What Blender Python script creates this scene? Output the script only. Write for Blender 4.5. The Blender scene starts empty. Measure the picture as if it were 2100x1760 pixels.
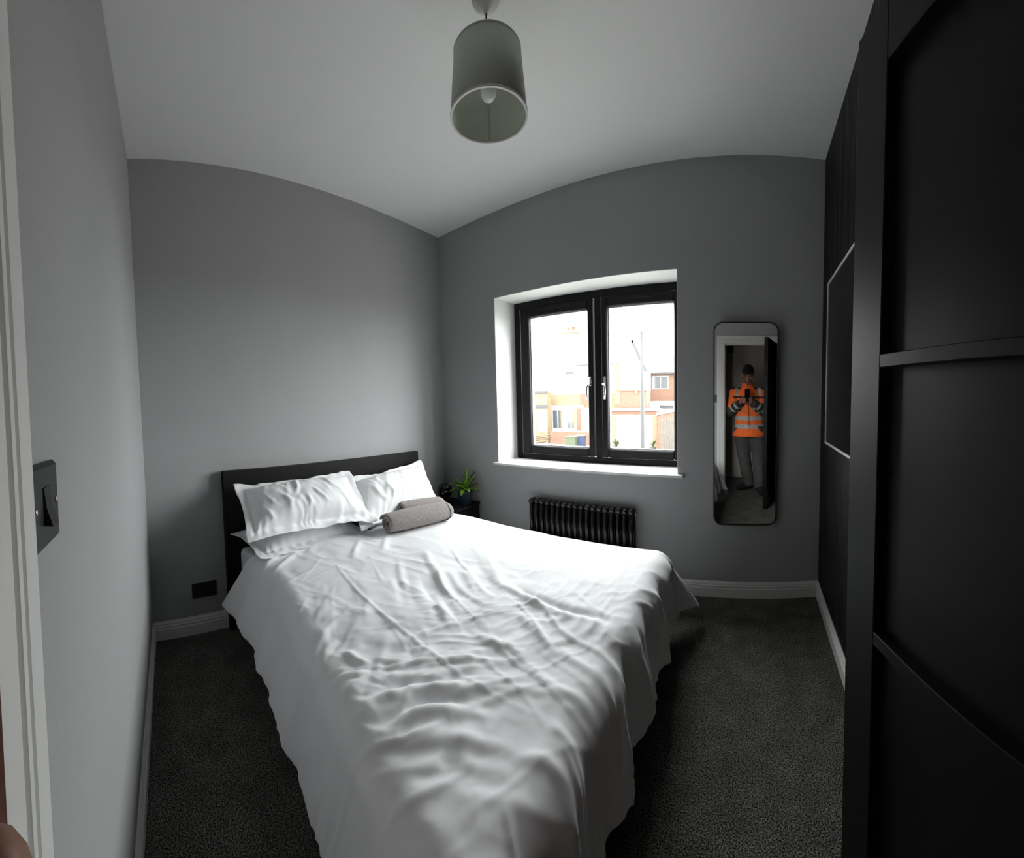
import bpy, math, random
import numpy as np
from mathutils import Vector, Matrix

SC = bpy.context.scene
COL = SC.collection
PI = math.pi
random.seed(7)
rng = np.random.default_rng(11)

# ------------------------------------------------------------------ camera
YAW, PITCH, ROLL, FPX, CYP = 0.6341, -0.0494, 0.026, 786.967, 860.424
CAMZ = 1.3037
def _rot(yaw, pitch, roll):
    c, s = math.cos(yaw), math.sin(yaw); cp, sp = math.cos(pitch), math.sin(pitch); cr, sr = math.cos(roll), math.sin(roll)
    return (np.array([[c, -s, 0], [s, c, 0], [0, 0, 1.0]]) @ np.array([[1, 0, 0], [0, cp, -sp], [0, sp, cp]])
            @ np.array([[cr, 0, sr], [0, 1, 0], [-sr, 0, cr]]))
RC = _rot(YAW, PITCH, ROLL)
cd = bpy.data.cameras.new('camera'); cam = bpy.data.objects.new('camera', cd); COL.objects.link(cam)
cd.type = 'PANO'
cd.clip_start = 0.01
PX = dict(panorama_type='CENTRAL_CYLINDRICAL', central_cylindrical_range_u_min=-1050 / FPX, central_cylindrical_range_u_max=1050 / FPX,
          central_cylindrical_range_v_min=-(1760 - CYP) / FPX, central_cylindrical_range_v_max=CYP / FPX, central_cylindrical_radius=1.0)
for k, v in PX.items():
    for tgt in (cd, getattr(cd, 'cycles', None)):
        if tgt is not None:
            try: setattr(tgt, k, v)
            except Exception: pass
mw = Matrix.Identity(4)
for i in range(3):
    mw[i][0] = RC[i, 0]; mw[i][1] = RC[i, 2]; mw[i][2] = -RC[i, 1]
mw[0][3], mw[1][3], mw[2][3] = 0, 0, CAMZ
cam.matrix_world = mw
SC.camera = cam

# ------------------------------------------------------------------ light: overcast sky through the window, dim landing behind
W = bpy.data.worlds.new('overcast_sky'); SC.world = W; W.use_nodes = True
wn = W.node_tree.nodes; wl = W.node_tree.links
bg = wn['Background']
tc = wn.new('ShaderNodeTexCoord'); sep = wn.new('ShaderNodeSeparateXYZ'); ramp = wn.new('ShaderNodeValToRGB')
wl.new(tc.outputs['Generated'], sep.inputs[0]); wl.new(sep.outputs['Z'], ramp.inputs[0])
ramp.color_ramp.elements[0].position = 0.0; ramp.color_ramp.elements[0].color = (0.825, 0.835, 0.835, 1)
ramp.color_ramp.elements[1].position = 0.9; ramp.color_ramp.elements[1].color = (0.965, 0.975, 0.975, 1)
wl.new(ramp.outputs[0], bg.inputs[0])
SKY = 20.5
bg.inputs[1].default_value = SKY
SC.view_settings.view_transform = 'Standard'
SC.view_settings.look = 'None'
SC.view_settings.gamma = 1.0
SC.view_settings.use_curve_mapping = False
SC.view_settings.exposure = 0.22
try:
    SC.cycles.max_bounces = 14; SC.cycles.diffuse_bounces = 8; SC.cycles.glossy_bounces = 6
    SC.cycles.sample_clamp_indirect = 6.0
    SC.cycles.caustics_reflective = False; SC.cycles.caustics_refractive = False
except Exception: pass
# portal in the window opening: only guides the sampling of the sky
pl = bpy.data.lights.new('window_portal', 'AREA'); pl.shape = 'RECTANGLE'; pl.size = 1.5; pl.size_y = 1.4
try: pl.cycles.is_portal = True
except Exception: pass
po = bpy.data.objects.new('window_portal', pl); COL.objects.link(po)
po.location = (-1.22, 2.80, 1.46); po.rotation_euler = (-PI / 2, 0, 0)

# ------------------------------------------------------------------ room numbers (metres; camera above the origin, window wall at +y)
DW, DR, DL, AL = 2.4471, 0.4253, 2.2128, -0.1386
H = CAMZ + 1.4944
nL = np.array([-math.cos(AL), math.sin(AL), 0.0]); tL = np.array([-nL[1] * -1, -nL[0], 0.0])
tL = np.array([nL[1], -nL[0], 0.0]); eL = -nL
LWX = -(DL + nL[1] * -1 * -DW) / math.cos(AL)      # x of the left wall at the window wall
LWX = -2.576; LBX, LBY = -2.225, -0.063
ML = Matrix(((eL[0], tL[0], 0, -DL * eL[0]), (eL[1], tL[1], 0, -DL * eL[1]), (0, 0, 1, 0), (0, 0, 0, 1)))  # (out from left wall, along it, up) -> world
BANG = math.atan2(-0.16 + 0.063, 2.225)            # door wall turns slightly
MB_ = Matrix.Translation((LBX, LBY, 0)) @ Matrix.Rotation(BANG, 4, 'Z')   # (along door wall, into room, up) -> world
C0 = np.array([0, 0, CAMZ])
def ray(px, py):
    u = (px - 1050) / FPX
    d = np.array([math.sin(u), math.cos(u), -(py - CYP) / FPX]); d /= np.linalg.norm(d)
    return RC @ d
def at(px, py, Y):                                  # point of the view ray on the plane y = Y
    r = ray(px, py); return C0 + r * (Y / r[1])
def at_z(px, py, z):
    r = ray(px, py); return C0 + r * ((z - CAMZ) / r[2])
def at_l(px, py, off):
    r = ray(px, py); n = nL; return C0 + r * ((DL - off) / (n @ r))
def bed(p):                                         # world -> bed frame (e, s, z)
    return np.array([p[0] * eL[0] + p[1] * eL[1] + DL, p[0] * tL[0] + p[1] * tL[1], p[2]])

# ------------------------------------------------------------------ materials
def mat(name, color, rough=0.6, metal=0.0, spec=0.5, noise=None, bump=None, emit=None, var=0.0, vscale=8.0, sheen=0.0, coat=0.0):
    m = bpy.data.materials.new(name); m.use_nodes = True
    nt = m.node_tree; b = nt.nodes['Principled BSDF']
    b.inputs['Base Color'].default_value = (*color, 1); b.inputs['Roughness'].default_value = rough
    b.inputs['Metallic'].default_value = metal; b.inputs['Specular IOR Level'].default_value = spec
    if sheen: b.inputs['Sheen Weight'].default_value = sheen
    if coat: b.inputs['Coat Weight'].default_value = coat
    co = nt.nodes.new('ShaderNodeTexCoord')
    if var:
        n = nt.nodes.new('ShaderNodeTexNoise'); n.inputs['Scale'].default_value = vscale; n.inputs['Detail'].default_value = 6
        r = nt.nodes.new('ShaderNodeValToRGB')
        r.color_ramp.elements[0].position = 0.3; r.color_ramp.elements[1].position = 0.7
        r.color_ramp.elements[0].color = tuple(c * (1 - var) for c in color) + (1,)
        r.color_ramp.elements[1].color = tuple(min(1, c * (1 + var)) for c in color) + (1,)
        nt.links.new(co.outputs['Object'], n.inputs['Vector']); nt.links.new(n.outputs['Fac'], r.inputs[0])
        nt.links.new(r.outputs[0], b.inputs['Base Color'])
    if bump:
        sc, st = bump
        n2 = nt.nodes.new('ShaderNodeTexNoise'); n2.inputs['Scale'].default_value = sc; n2.inputs['Detail'].default_value = 4
        bp = nt.nodes.new('ShaderNodeBump'); bp.inputs['Strength'].default_value = st; bp.inputs['Distance'].default_value = 0.004
        nt.links.new(co.outputs['Object'], n2.inputs['Vector']); nt.links.new(n2.outputs['Fac'], bp.inputs['Height'])
        nt.links.new(bp.outputs[0], b.inputs['Normal'])
    return m
WALLC = (0.36, 0.362, 0.368)
M = {}
M['wall'] = mat('grey_wall_paint', WALLC, 0.85, var=0.02, vscale=3, bump=(160, 0.12))
M['ceiling'] = mat('ceiling_paint', (0.82, 0.825, 0.83), 0.9, bump=(90, 0.08))
M['trimwhite'] = mat('white_trim_paint', (0.70, 0.70, 0.68), 0.45)
M['reveal'] = mat('reveal_paint', (0.66, 0.67, 0.66), 0.7)
M['sill'] = mat('sill_board', (0.82, 0.82, 0.81), 0.35)
M['hall'] = mat('hall_paint', (0.46, 0.42, 0.39), 0.85)
M['frame'] = mat('charcoal_window_frame', (0.006, 0.0055, 0.006), 0.55, spec=0.22, bump=(60, 0.15))
M['chrome'] = mat('chrome', (0.75, 0.75, 0.76), 0.18, metal=1.0)
M['black_satin'] = mat('black_satin_paint', (0.009, 0.0095, 0.010), 0.42)
M['black_matte'] = mat('black_matte', (0.011, 0.011, 0.012), 0.6)
M['door'] = mat('door_black', (0.0035, 0.0039, 0.0041), 0.50, spec=0.16, bump=(200, 0.04))
M['bedwood'] = mat('black_brown_wood', (0.0055, 0.005, 0.005), 0.55, spec=0.2, bump=(40, 0.1))
M['cotton'] = mat('white_cotton', (0.86, 0.868, 0.885), 0.85, bump=(900, 0.05), sheen=0.1)
M['linen'] = mat('shade_linen', (0.62, 0.645, 0.57), 0.9, var=0.05, vscale=120, bump=(400, 0.3))
M['rim'] = mat('shade_trim', (0.62, 0.62, 0.60), 0.8)
M['bulb'] = mat('bulb_glass', (0.75, 0.76, 0.80), 0.25)
M['switch'] = mat('switch_graphite', (0.022, 0.025, 0.026), 0.38)
M['screw'] = mat('screw_steel', (0.7, 0.68, 0.62), 0.2, metal=1)
M['radiator'] = mat('radiator_anthracite', (0.004, 0.004, 0.005), 0.28, spec=0.5)
M['towel'] = mat('grey_terry', (0.33, 0.30, 0.288), 0.98, var=0.22, vscale=90, bump=(380, 1.0), sheen=0.3)
M['pot'] = mat('blue_pot', (0.022, 0.035, 0.055), 0.35)
M['soil'] = mat('soil', (0.02, 0.014, 0.01), 0.95)
M['leaf'] = mat('green_leaf', (0.11, 0.23, 0.02), 0.5, var=0.45, vscale=22)
M['globe'] = mat('black_gloss', (0.006, 0.006, 0.007), 0.12)
M['mirror'] = mat('silvered_glass', (0.86, 0.87, 0.86), 0.015, metal=1.0)
M['picglass'] = mat('black_print_under_glass', (0.0015, 0.0015, 0.0018), 0.02, spec=0.5); M['picglass'].node_tree.nodes['Principled BSDF'].inputs['IOR'].default_value = 1.22
M['picframe'] = mat('white_frame', (0.62, 0.62, 0.61), 0.4)

# ------------------------------------------------------------------ mesh helpers
class MB:
    def __init__(self): self.v = []; self.f = []; self.mi = []; self.sm = []
    def add(self, verts, faces, mi=0, smooth=False, mat4=None):
        o = len(self.v)
        if mat4 is not None: verts = [tuple(mat4 @ Vector(p)) for p in verts]
        self.v += [tuple(float(c) for c in p) for p in verts]
        for f in faces: self.f.append(tuple(i + o for i in f)); self.mi.append(mi); self.sm.append(smooth)
        return self
    def box(self, a, b, mi=0, mat4=None, bev=0.0):
        (x0, y0, z0), (x1, y1, z1) = [min(p) for p in zip(a, b)], [max(p) for p in zip(a, b)]
        if bev <= 0:
            v = [(x0, y0, z0), (x1, y0, z0), (x1, y1, z0), (x0, y1, z0), (x0, y0, z1), (x1, y0, z1), (x1, y1, z1), (x0, y1, z1)]
            f = [(0, 3, 2, 1), (4, 5, 6, 7), (0, 1, 5, 4), (1, 2, 6, 5), (2, 3, 7, 6), (3, 0, 4, 7)]
            return self.add(v, f, mi, False, mat4)
        bev = min(bev, (x1 - x0) * .45, (y1 - y0) * .45, (z1 - z0) * .45)
        v = []; idx = {}
        X = (x0, x1); Y = (y0, y1); Z = (z0, z1); s = (1, -1)
        for i in (0, 1):
            for j in (0, 1):
                for k in (0, 1):
                    for ax in range(3):
                        p = [X[i], Y[j], Z[k]]; d = [s[i], s[j], s[k]]
                        for q in range(3):
                            if q != ax: p[q] += d[q] * bev
                        idx[(i, j, k, ax)] = len(v); v.append(tuple(p))
        f = []
        for ax in range(3):
            o1, o2 = [q for q in range(3) if q != ax]
            for sgn in (0, 1):
                loop = []
                for (p, q) in ((0, 0), (1, 0), (1, 1), (0, 1)):
                    c = [0, 0, 0]; c[ax] = sgn; c[o1] = p; c[o2] = q
                    loop.append(idx[(c[0], c[1], c[2], ax)])
                f.append(loop)
            for (p, q) in ((0, 0), (1, 0), (1, 1), (0, 1)):   # edge strips along ax
                c0 = [0, 0, 0]; c0[o1] = p; c0[o2] = q; c1 = list(c0); c1[ax] = 1
                f.append([idx[(*c0, o1)], idx[(*c0, o2)], idx[(*c1, o2)], idx[(*c1, o1)]])
        for i in (0, 1):
            for j in (0, 1):
                for k in (0, 1): f.append([idx[(i, j, k, 0)], idx[(i, j, k, 1)], idx[(i, j, k, 2)]])
        cen = Vector(((x0 + x1) / 2, (y0 + y1) / 2, (z0 + z1) / 2)); g = []
        for fc in f:
            P = [Vector(v[q]) for q in fc]; n = (P[1] - P[0]).cross(P[2] - P[0])
            g.append(tuple(fc) if n.dot(sum(P, Vector()) / len(P) - cen) > 0 else tuple(reversed(fc)))
        return self.add(v, g, mi, False, mat4)
    def lathe(self, prof, n=32, mi=0, mat4=None, smooth=True, cap=(True, True)):
        v = []; f = []
        for r, z in prof:
            for k in range(n):
                a = 2 * PI * k / n; v.append((r * math.cos(a), r * math.sin(a), z))
        for i in range(len(prof) - 1):
            for k in range(n):
                k2 = (k + 1) % n; f.append((i * n + k, i * n + k2, (i + 1) * n + k2, (i + 1) * n + k))
        if cap[0]: f.append(tuple(reversed(range(n))))
        if cap[1]: f.append(tuple((len(prof) - 1) * n + k for k in range(n)))
        return self.add(v, f, mi, smooth, mat4)
    def tube(self, pts, r, n=10, mi=0, smooth=True, cap=True, mat4=None):
        P = [Vector(p) for p in pts]; R_ = r if isinstance(r, (list, tuple)) else [r] * len(P)
        v = []; f = []; up = None
        for i, p in enumerate(P):
            t = (P[min(i + 1, len(P) - 1)] - P[max(i - 1, 0)]).normalized()
            if up is None: up = t.orthogonal().normalized()
            up = (up - t * up.dot(t)).normalized(); w = t.cross(up)
            for k in range(n):
                a = 2 * PI * k / n; v.append(tuple(p + (up * math.cos(a) + w * math.sin(a)) * R_[i]))
        for i in range(len(P) - 1):
            for k in range(n):
                k2 = (k + 1) % n; f.append((i * n + k, i * n + k2, (i + 1) * n + k2, (i + 1) * n + k))
        if cap: f.append(tuple(reversed(range(n)))); f.append(tuple((len(P) - 1) * n + k for k in range(n)))
        return self.add(v, f, mi, smooth, mat4)
    def prism(self, poly, y0, y1, mi=0, mat4=None, smooth=False):  # polygon in (x, z), extruded along y
        n = len(poly); v = [(x, y0, z) for x, z in poly] + [(x, y1, z) for x, z in poly]
        f = [tuple(range(n)), tuple(reversed(range(n, 2 * n)))] + [(i, i + n, (i + 1) % n + n, (i + 1) % n) for i in range(n)]
        return self.add(v, f, mi, smooth, mat4)
    def grid(self, P, mi=0, smooth=True, mat4=None, closed_u=False):
        nu, nv = P.shape[:2]; f = []
        for i in range(nu - (0 if closed_u else 1)):
            i2 = (i + 1) % nu
            for j in range(nv - 1): f.append((i * nv + j, i2 * nv + j, i2 * nv + j + 1, i * nv + j + 1))
        return self.add([tuple(p) for p in P.reshape(-1, 3)], f, mi, smooth, mat4)
    def build(self, name, mats, parent=None, fix=False):
        me = bpy.data.meshes.new(name); me.from_pydata(self.v, [], self.f)
        for m in (mats if isinstance(mats, (list, tuple)) else [mats]): me.materials.append(m)
        me.polygons.foreach_set('material_index', self.mi); me.polygons.foreach_set('use_smooth', self.sm); me.update()
        if fix:
            import bmesh
            bm = bmesh.new(); bm.from_mesh(me); bmesh.ops.recalc_face_normals(bm, faces=bm.faces); bm.to_mesh(me); bm.free()
        o = bpy.data.objects.new(name, me); COL.objects.link(o)
        if parent is not None: o.parent = parent
        return o
def tag(o, label=None, cat=None, group=None, kind=None):
    if label: o['label'] = label
    if cat: o['category'] = cat
    if group: o['group'] = group
    if kind: o['kind'] = kind
    return o
def thing(name, label, cat, loc=(0, 0, 0), rz=0.0, group=None, mw=None):
    o = bpy.data.objects.new(name, None); COL.objects.link(o); o.empty_display_size = 0.1
    if mw is not None: o.matrix_world = mw
    else: o.location = loc; o.rotation_euler = (0, 0, rz)
    return tag(o, label, cat, group)
def copy_tree(o, parent=None):
    c = o.copy(); COL.objects.link(c)
    if parent is not None: c.parent = parent
    for ch in [k for k in bpy.data.objects if k.parent == o]: copy_tree(ch, c)
    return c
def struct(o): o['kind'] = 'structure'; return o
def place(o, m4): o.matrix_world = m4; return o

# ------------------------------------------------------------------ numpy noise
def vnoise(x, y, seed=0):
    xi = np.floor(x).astype(int); yi = np.floor(y).astype(int); xf = x - xi; yf = y - yi
    def h(a, b):
        n = (a * 374761393 + b * 668265263 + seed * 1442695041) & 0xffffffff
        n = ((n ^ (n >> 13)) * 1274126177) & 0xffffffff
        return ((n ^ (n >> 16)) & 0xffff) / 65535.0
    u = xf * xf * xf * (xf * (xf * 6 - 15) + 10); v = yf * yf * yf * (yf * (yf * 6 - 15) + 10)
    return (h(xi, yi) * (1 - u) + h(xi + 1, yi) * u) * (1 - v) + (h(xi, yi + 1) * (1 - u) + h(xi + 1, yi + 1) * u) * v - 0.5
def ridge(x, y, seed): return 0.5 - np.abs(vnoise(x, y, seed)) * 2
def seg_profile(X, Y, pts, w):
    """height 0..1 of a soft ridge along a polyline, tapering at both ends"""
    P = np.array(pts, float); L = np.concatenate([[0], np.cumsum(np.hypot(*np.diff(P, axis=0).T))])
    best = np.full(X.shape, 1e9); tt = np.zeros(X.shape); sd = np.zeros(X.shape)
    for i in range(len(P) - 1):
        a, b = P[i], P[i + 1]; d = b - a; l2 = d @ d
        t = np.clip(((X - a[0]) * d[0] + (Y - a[1]) * d[1]) / l2, 0, 1)
        dx = X - (a[0] + t * d[0]); dy = Y - (a[1] + t * d[1]); q = np.hypot(dx, dy)
        m = q < best; best = np.where(m, q, best); tt = np.where(m, (L[i] + t * (L[i + 1] - L[i])) / L[-1], tt)
        sd = np.where(m, np.sign(dx * d[1] - dy * d[0]), sd)
    taper = np.clip(np.minimum(tt, 1 - tt) * 2.6, 0, 1); taper = taper * taper * (3 - 2 * taper)
    return np.exp(-(best / w) ** 2) * taper
def smooth_poly(pts, n=6):
    P = [np.array(p, float) for p in pts]; P = [2 * P[0] - P[1]] + P + [2 * P[-1] - P[-2]]; out = []
    for i in range(1, len(P) - 2):
        for k in range(n):
            t = k / n; a, b, c, d = P[i - 1], P[i], P[i + 1], P[i + 2]
            out.append(0.5 * ((2 * b) + (c - a) * t + (2 * a - 5 * b + 4 * c - d) * t * t + (-a + 3 * b - 3 * c + d) * t ** 3))
    out.append(P[-2]); return out

# ================================================================== THE ROOM
def carpet_material():
    m = bpy.data.materials.new('charcoal_carpet'); m.use_nodes = True; nt = m.node_tree; b = nt.nodes['Principled BSDF']
    co = nt.nodes.new('ShaderNodeTexCoord')
    n1 = nt.nodes.new('ShaderNodeTexNoise'); n1.inputs['Scale'].default_value = 210; n1.inputs['Detail'].default_value = 3
    n2 = nt.nodes.new('ShaderNodeTexNoise'); n2.inputs['Scale'].default_value = 9; n2.inputs['Detail'].default_value = 3
    r1 = nt.nodes.new('ShaderNodeValToRGB'); e = r1.color_ramp.elements
    e[0].position = 0.40; e[0].color = (0.014, 0.014, 0.013, 1); e[1].position = 0.74; e[1].color = (0.34, 0.33, 0.30, 1)
    r2 = nt.nodes.new('ShaderNodeValToRGB'); e2 = r2.color_ramp.elements
    e2[0].position = 0.3; e2[0].color = (0.75, 0.75, 0.75, 1); e2[1].position = 0.7; e2[1].color = (1.15, 1.15, 1.15, 1)
    mx = nt.nodes.new('ShaderNodeMix'); mx.data_type = 'RGBA'; mx.blend_type = 'MULTIPLY'; mx.inputs[0].default_value = 1
    bp = nt.nodes.new('ShaderNodeBump'); bp.inputs['Strength'].default_value = 0.9; bp.inputs['Distance'].default_value = 0.006
    L = nt.links.new
    L(co.outputs['Object'], n1.inputs['Vector']); L(co.outputs['Object'], n2.inputs['Vector'])
    L(n1.outputs['Fac'], r1.inputs[0]); L(n2.outputs['Fac'], r2.inputs[0])
    L(r1.outputs[0], mx.inputs[6]); L(r2.outputs[0], mx.inputs[7]); L(mx.outputs[2], b.inputs['Base Color'])
    L(n1.outputs['Fac'], bp.inputs['Height']); L(bp.outputs[0], b.inputs['Normal'])
    b.inputs['Roughness'].default_value = 1.0; b.inputs['Specular IOR Level'].default_value = 0.1
    return m
M['carpet'] = carpet_material()
def black_wall_material():
    m = bpy.data.materials.new('black_feature_wall'); m.use_nodes = True; nt = m.node_tree; b = nt.nodes['Principled BSDF']
    b.inputs['Base Color'].default_value = (0.0035, 0.0035, 0.004, 1); b.inputs['Specular IOR Level'].default_value = 0.25
    co = nt.nodes.new('ShaderNodeTexCoord'); mp = nt.nodes.new('ShaderNodeMapping'); mp.inputs['Scale'].default_value = (30, 55, 1.1)
    n = nt.nodes.new('ShaderNodeTexNoise'); n.inputs['Scale'].default_value = 1.0; n.inputs['Detail'].default_value = 5
    r = nt.nodes.new('ShaderNodeMapRange'); r.inputs[1].default_value = 0.35; r.inputs[2].default_value = 0.65; r.inputs[3].default_value = 0.42; r.inputs[4].default_value = 0.75
    bp = nt.nodes.new('ShaderNodeBump'); bp.inputs['Strength'].default_value = 0.05; bp.inputs['Distance'].default_value = 0.002
    L = nt.links.new
    L(co.outputs['Object'], mp.inputs[0]); L(mp.outputs[0], n.inputs['Vector']); L(n.outputs['Fac'], r.inputs[0]); L(r.outputs[0], b.inputs['Roughness'])
    L(n.outputs['Fac'], bp.inputs['Height']); L(bp.outputs[0], b.inputs['Normal'])
    return m
M['blackwall'] = black_wall_material()

WX0, WX1, WZ0, WZ1 = -1.95, -0.50, 0.80, 2.13          # window opening
HALLY = -0.84
struct(MB().box((-3.2, -1.1, -0.12), (1.5, DW + 0.05, 0.0)).build('floor', M['carpet']))
struct(MB().box((-3.2, -1.1, H), (1.5, DW + 0.33, H + 0.12)).build('ceiling', M['ceiling']))
w = MB(); y0, y1, ym = DW, DW + 0.33, DW + 0.262
w.box((-2.85, y0, 0), (WX0, y1, H)).box((WX1, y0, 0), (DR + 0.25, ym, H)).box((WX0, y0, WZ1), (WX1, y1, H)).box((WX0, y0, 0), (WX1, y1, WZ0 - 0.02))
w.box((WX1 + 0.07, ym, 0), (DR + 0.25, y1, H))
struct(w.build('wall_window', M['wall']))
struct(place(MB().box((-0.14, 0.10, 0), (0, 2.9, H)).build('wall_left', M['wall']), ML))
struct(MB().box((DR, -0.32, 0), (DR + 0.14, DW, H)).build('wall_right', M['blackwall']))
OPX0, OPX1, OPZ = 1.938, 2.597, 1.905                   # doorway along the door wall
w = MB().box((-0.1, -0.11, 0), (OPX0 - 0.02, 0, H)).box((OPX0 - 0.02, -0.11, OPZ + 0.02), (2.665, 0, H)).box((OPX1 + 0.02, -0.11, 0), (2.665, 0, OPZ + 0.02))
struct(place(w.build('wall_door', M['wall']), MB_))
# landing behind the doorway
w = MB().box((-1.6, HALLY - 0.12, 0), (1.5, HALLY, H))
struct(w.build('wall_landing', M['hall']))
struct(MB().box((-1.62, HALLY, 0), (-1.5, -0.19, H)).build('wall_landing_left', M['hall']))
struct(MB().box((1.3, HALLY, 0), (1.42, 0.0, H)).build('wall_landing_right', M['hall']))
struct(MB().box((DR + 0.14, -0.30, 0), (1.42, -0.20, H)).build('wall_landing_front', M['hall']))
# plaster reveal of the window: lining of sides and head
w = MB().box((WX0 - 0.002, y0 + 0.001, WZ0 - 0.01), (WX0 + 0.004, ym, WZ1)).box((WX1 - 0.004, y0 + 0.001, WZ0 - 0.01), (WX1 + 0.002, ym, WZ1)).box((WX0, y0 + 0.001, WZ1 - 0.004), (WX1, ym, WZ1 + 0.002))
struct(w.build('trim_1', M['reveal']))

# skirting boards with a stepped moulding
BPROF = [(0, 0), (0.016, 0), (0.016, 0.060), (0.0125, 0.064), (0.0125, 0.070), (0.015, 0.073), (0.015, 0.077), (0.011, 0.081), (0.011, 0.089), (0.006, 0.098), (0.004, 0.103), (0, 0.103)]
def skirting(name, length, m4):
    n = len(BPROF); v = [(0.0, d, z) for d, z in BPROF] + [(length, d, z) for d, z in BPROF]
    f = [tuple(reversed(range(n))), tuple(range(n, 2 * n))] + [(i, (i + 1) % n, (i + 1) % n + n, i + n) for i in range(n)]
    return struct(place(MB().add(v, f).build(name, M['trimwhite'], fix=True), m4))
skirting('baseboard_left', 2.52, Matrix(((tL[0], eL[0], 0, -DL * eL[0] + tL[0] * 0.255), (tL[1], eL[1], 0, -DL * eL[1] + tL[1] * 0.255), (0, 0, 1, 0), (0, 0, 0, 1))))
skirting('baseboard_window', DR + 2.56, Matrix.Translation((-2.56, DW, 0)) @ Matrix.Scale(-1, 4, (0, 1, 0)))
skirting('baseboard_right', DW + 0.02, Matrix(((0, -1, 0, DR), (1, 0, 0, -0.02), (0, 0, 1, 0), (0, 0, 0, 1))))
skirting('baseboard_door', OPX0 - 0.099, MB_)
# doorway lining and architrave
w = MB().box((OPX0 - 0.02, -0.112, 0), (OPX0, 0.0, OPZ + 0.02)).box((OPX1, -0.112, 0), (OPX1 + 0.02, 0.0, OPZ + 0.02)).box((OPX0, -0.112, OPZ), (OPX1, 0.0, OPZ + 0.02))
w.box((OPX0, -0.085, 0), (OPX0 + 0.012, -0.05, OPZ)).box((OPX0 + 0.012, -0.085, OPZ - 0.012), (OPX1, -0.05, OPZ))
struct(place(w.build('trim_2', M['trimwhite']), MB_))
APROF = [(0, 0), (0, 0.012), (0.030, 0.016), (0.034, 0.011), (0.040, 0.011), (0.043, 0.016), (0.052, 0.016), (0.056, 0.011), (0.061, 0.011), (0.064, 0.015), (0.096, 0.015), (0.099, 0)]
def architrave():
    w = MB(); n = len(APROF); x0, x1, zt = OPX0 - 0.004, OPX1 + 0.004, OPZ + 0.004
    paths = [[(x0 - a, d, 0) for a, d in APROF], [(x0 - a, d, zt + a) for a, d in APROF], [(min(x1 + a, 2.658), d, zt + a) for a, d in APROF], [(min(x1 + a, 2.658), d, 0) for a, d in APROF]]
    v = [p for q in paths for p in q]; f = []
    for s in range(3):
        for i in range(n - 1): f.append((s * n + i, s * n + i + 1, (s + 1) * n + i + 1, (s + 1) * n + i))
    return w.add(v, f)
struct(place(architrave().build('trim_3', M['trimwhite'], fix=True), MB_))

# ------------------------------------------------------------------ window
def glass_material():
    m = bpy.data.materials.new('window_glass'); m.use_nodes = True; nt = m.node_tree
    for n in list(nt.nodes):
        if n.type != 'OUTPUT_MATERIAL': nt.nodes.remove(n)
    out = [n for n in nt.nodes if n.type == 'OUTPUT_MATERIAL'][0]
    t = nt.nodes.new('ShaderNodeBsdfTransparent'); t.inputs[0].default_value = (0.96, 0.97, 0.965, 1)
    g = nt.nodes.new('ShaderNodeBsdfGlossy'); g.inputs['Roughness'].default_value = 0.02
    mx = nt.nodes.new('ShaderNodeMixShader')
    mx.inputs[0].default_value = 0.03; nt.links.new(t.outputs[0], mx.inputs[1]); nt.links.new(g.outputs[0], mx.inputs[2]); nt.links.new(mx.outputs[0], out.inputs[0])
    return m
M['glass'] = glass_material()
win = thing('window_1', None, None, (0, 0, 0)); win['kind'] = 'structure'
fy0, fy1 = DW + 0.265, DW + 0.325
def ring(mb, x0, x1, z0, z1, t, ya, yb, bev=0.004):
    tl, tr, tb, tt = t
    mb.box((x0, ya, z0), (x0 + tl, yb, z1), bev=bev).box((x1 - tr, ya, z0), (x1, yb, z1), bev=bev)
    mb.box((x0 + tl, ya, z0), (x1 - tr, yb, z0 + tb), bev=bev).box((x0 + tl, ya, z1 - tt), (x1 - tr, yb, z1), bev=bev)
    return mb
FX0, FX1, FZ0, FZ1 = -1.942, -0.438, 0.803, 2.127
mb = ring(MB(), FX0, FX1, FZ0, FZ1, (0.055, 0.055, 0.045, 0.055), fy0, fy1)
mb.box((-1.197, fy0, FZ0 + 0.045), (-1.143, fy1, FZ1 - 0.055), bev=0.004)
mb.build('frame', M['frame'], win)
M['gasket'] = mat('pale_gasket', (0.45, 0.45, 0.44), 0.5)
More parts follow.
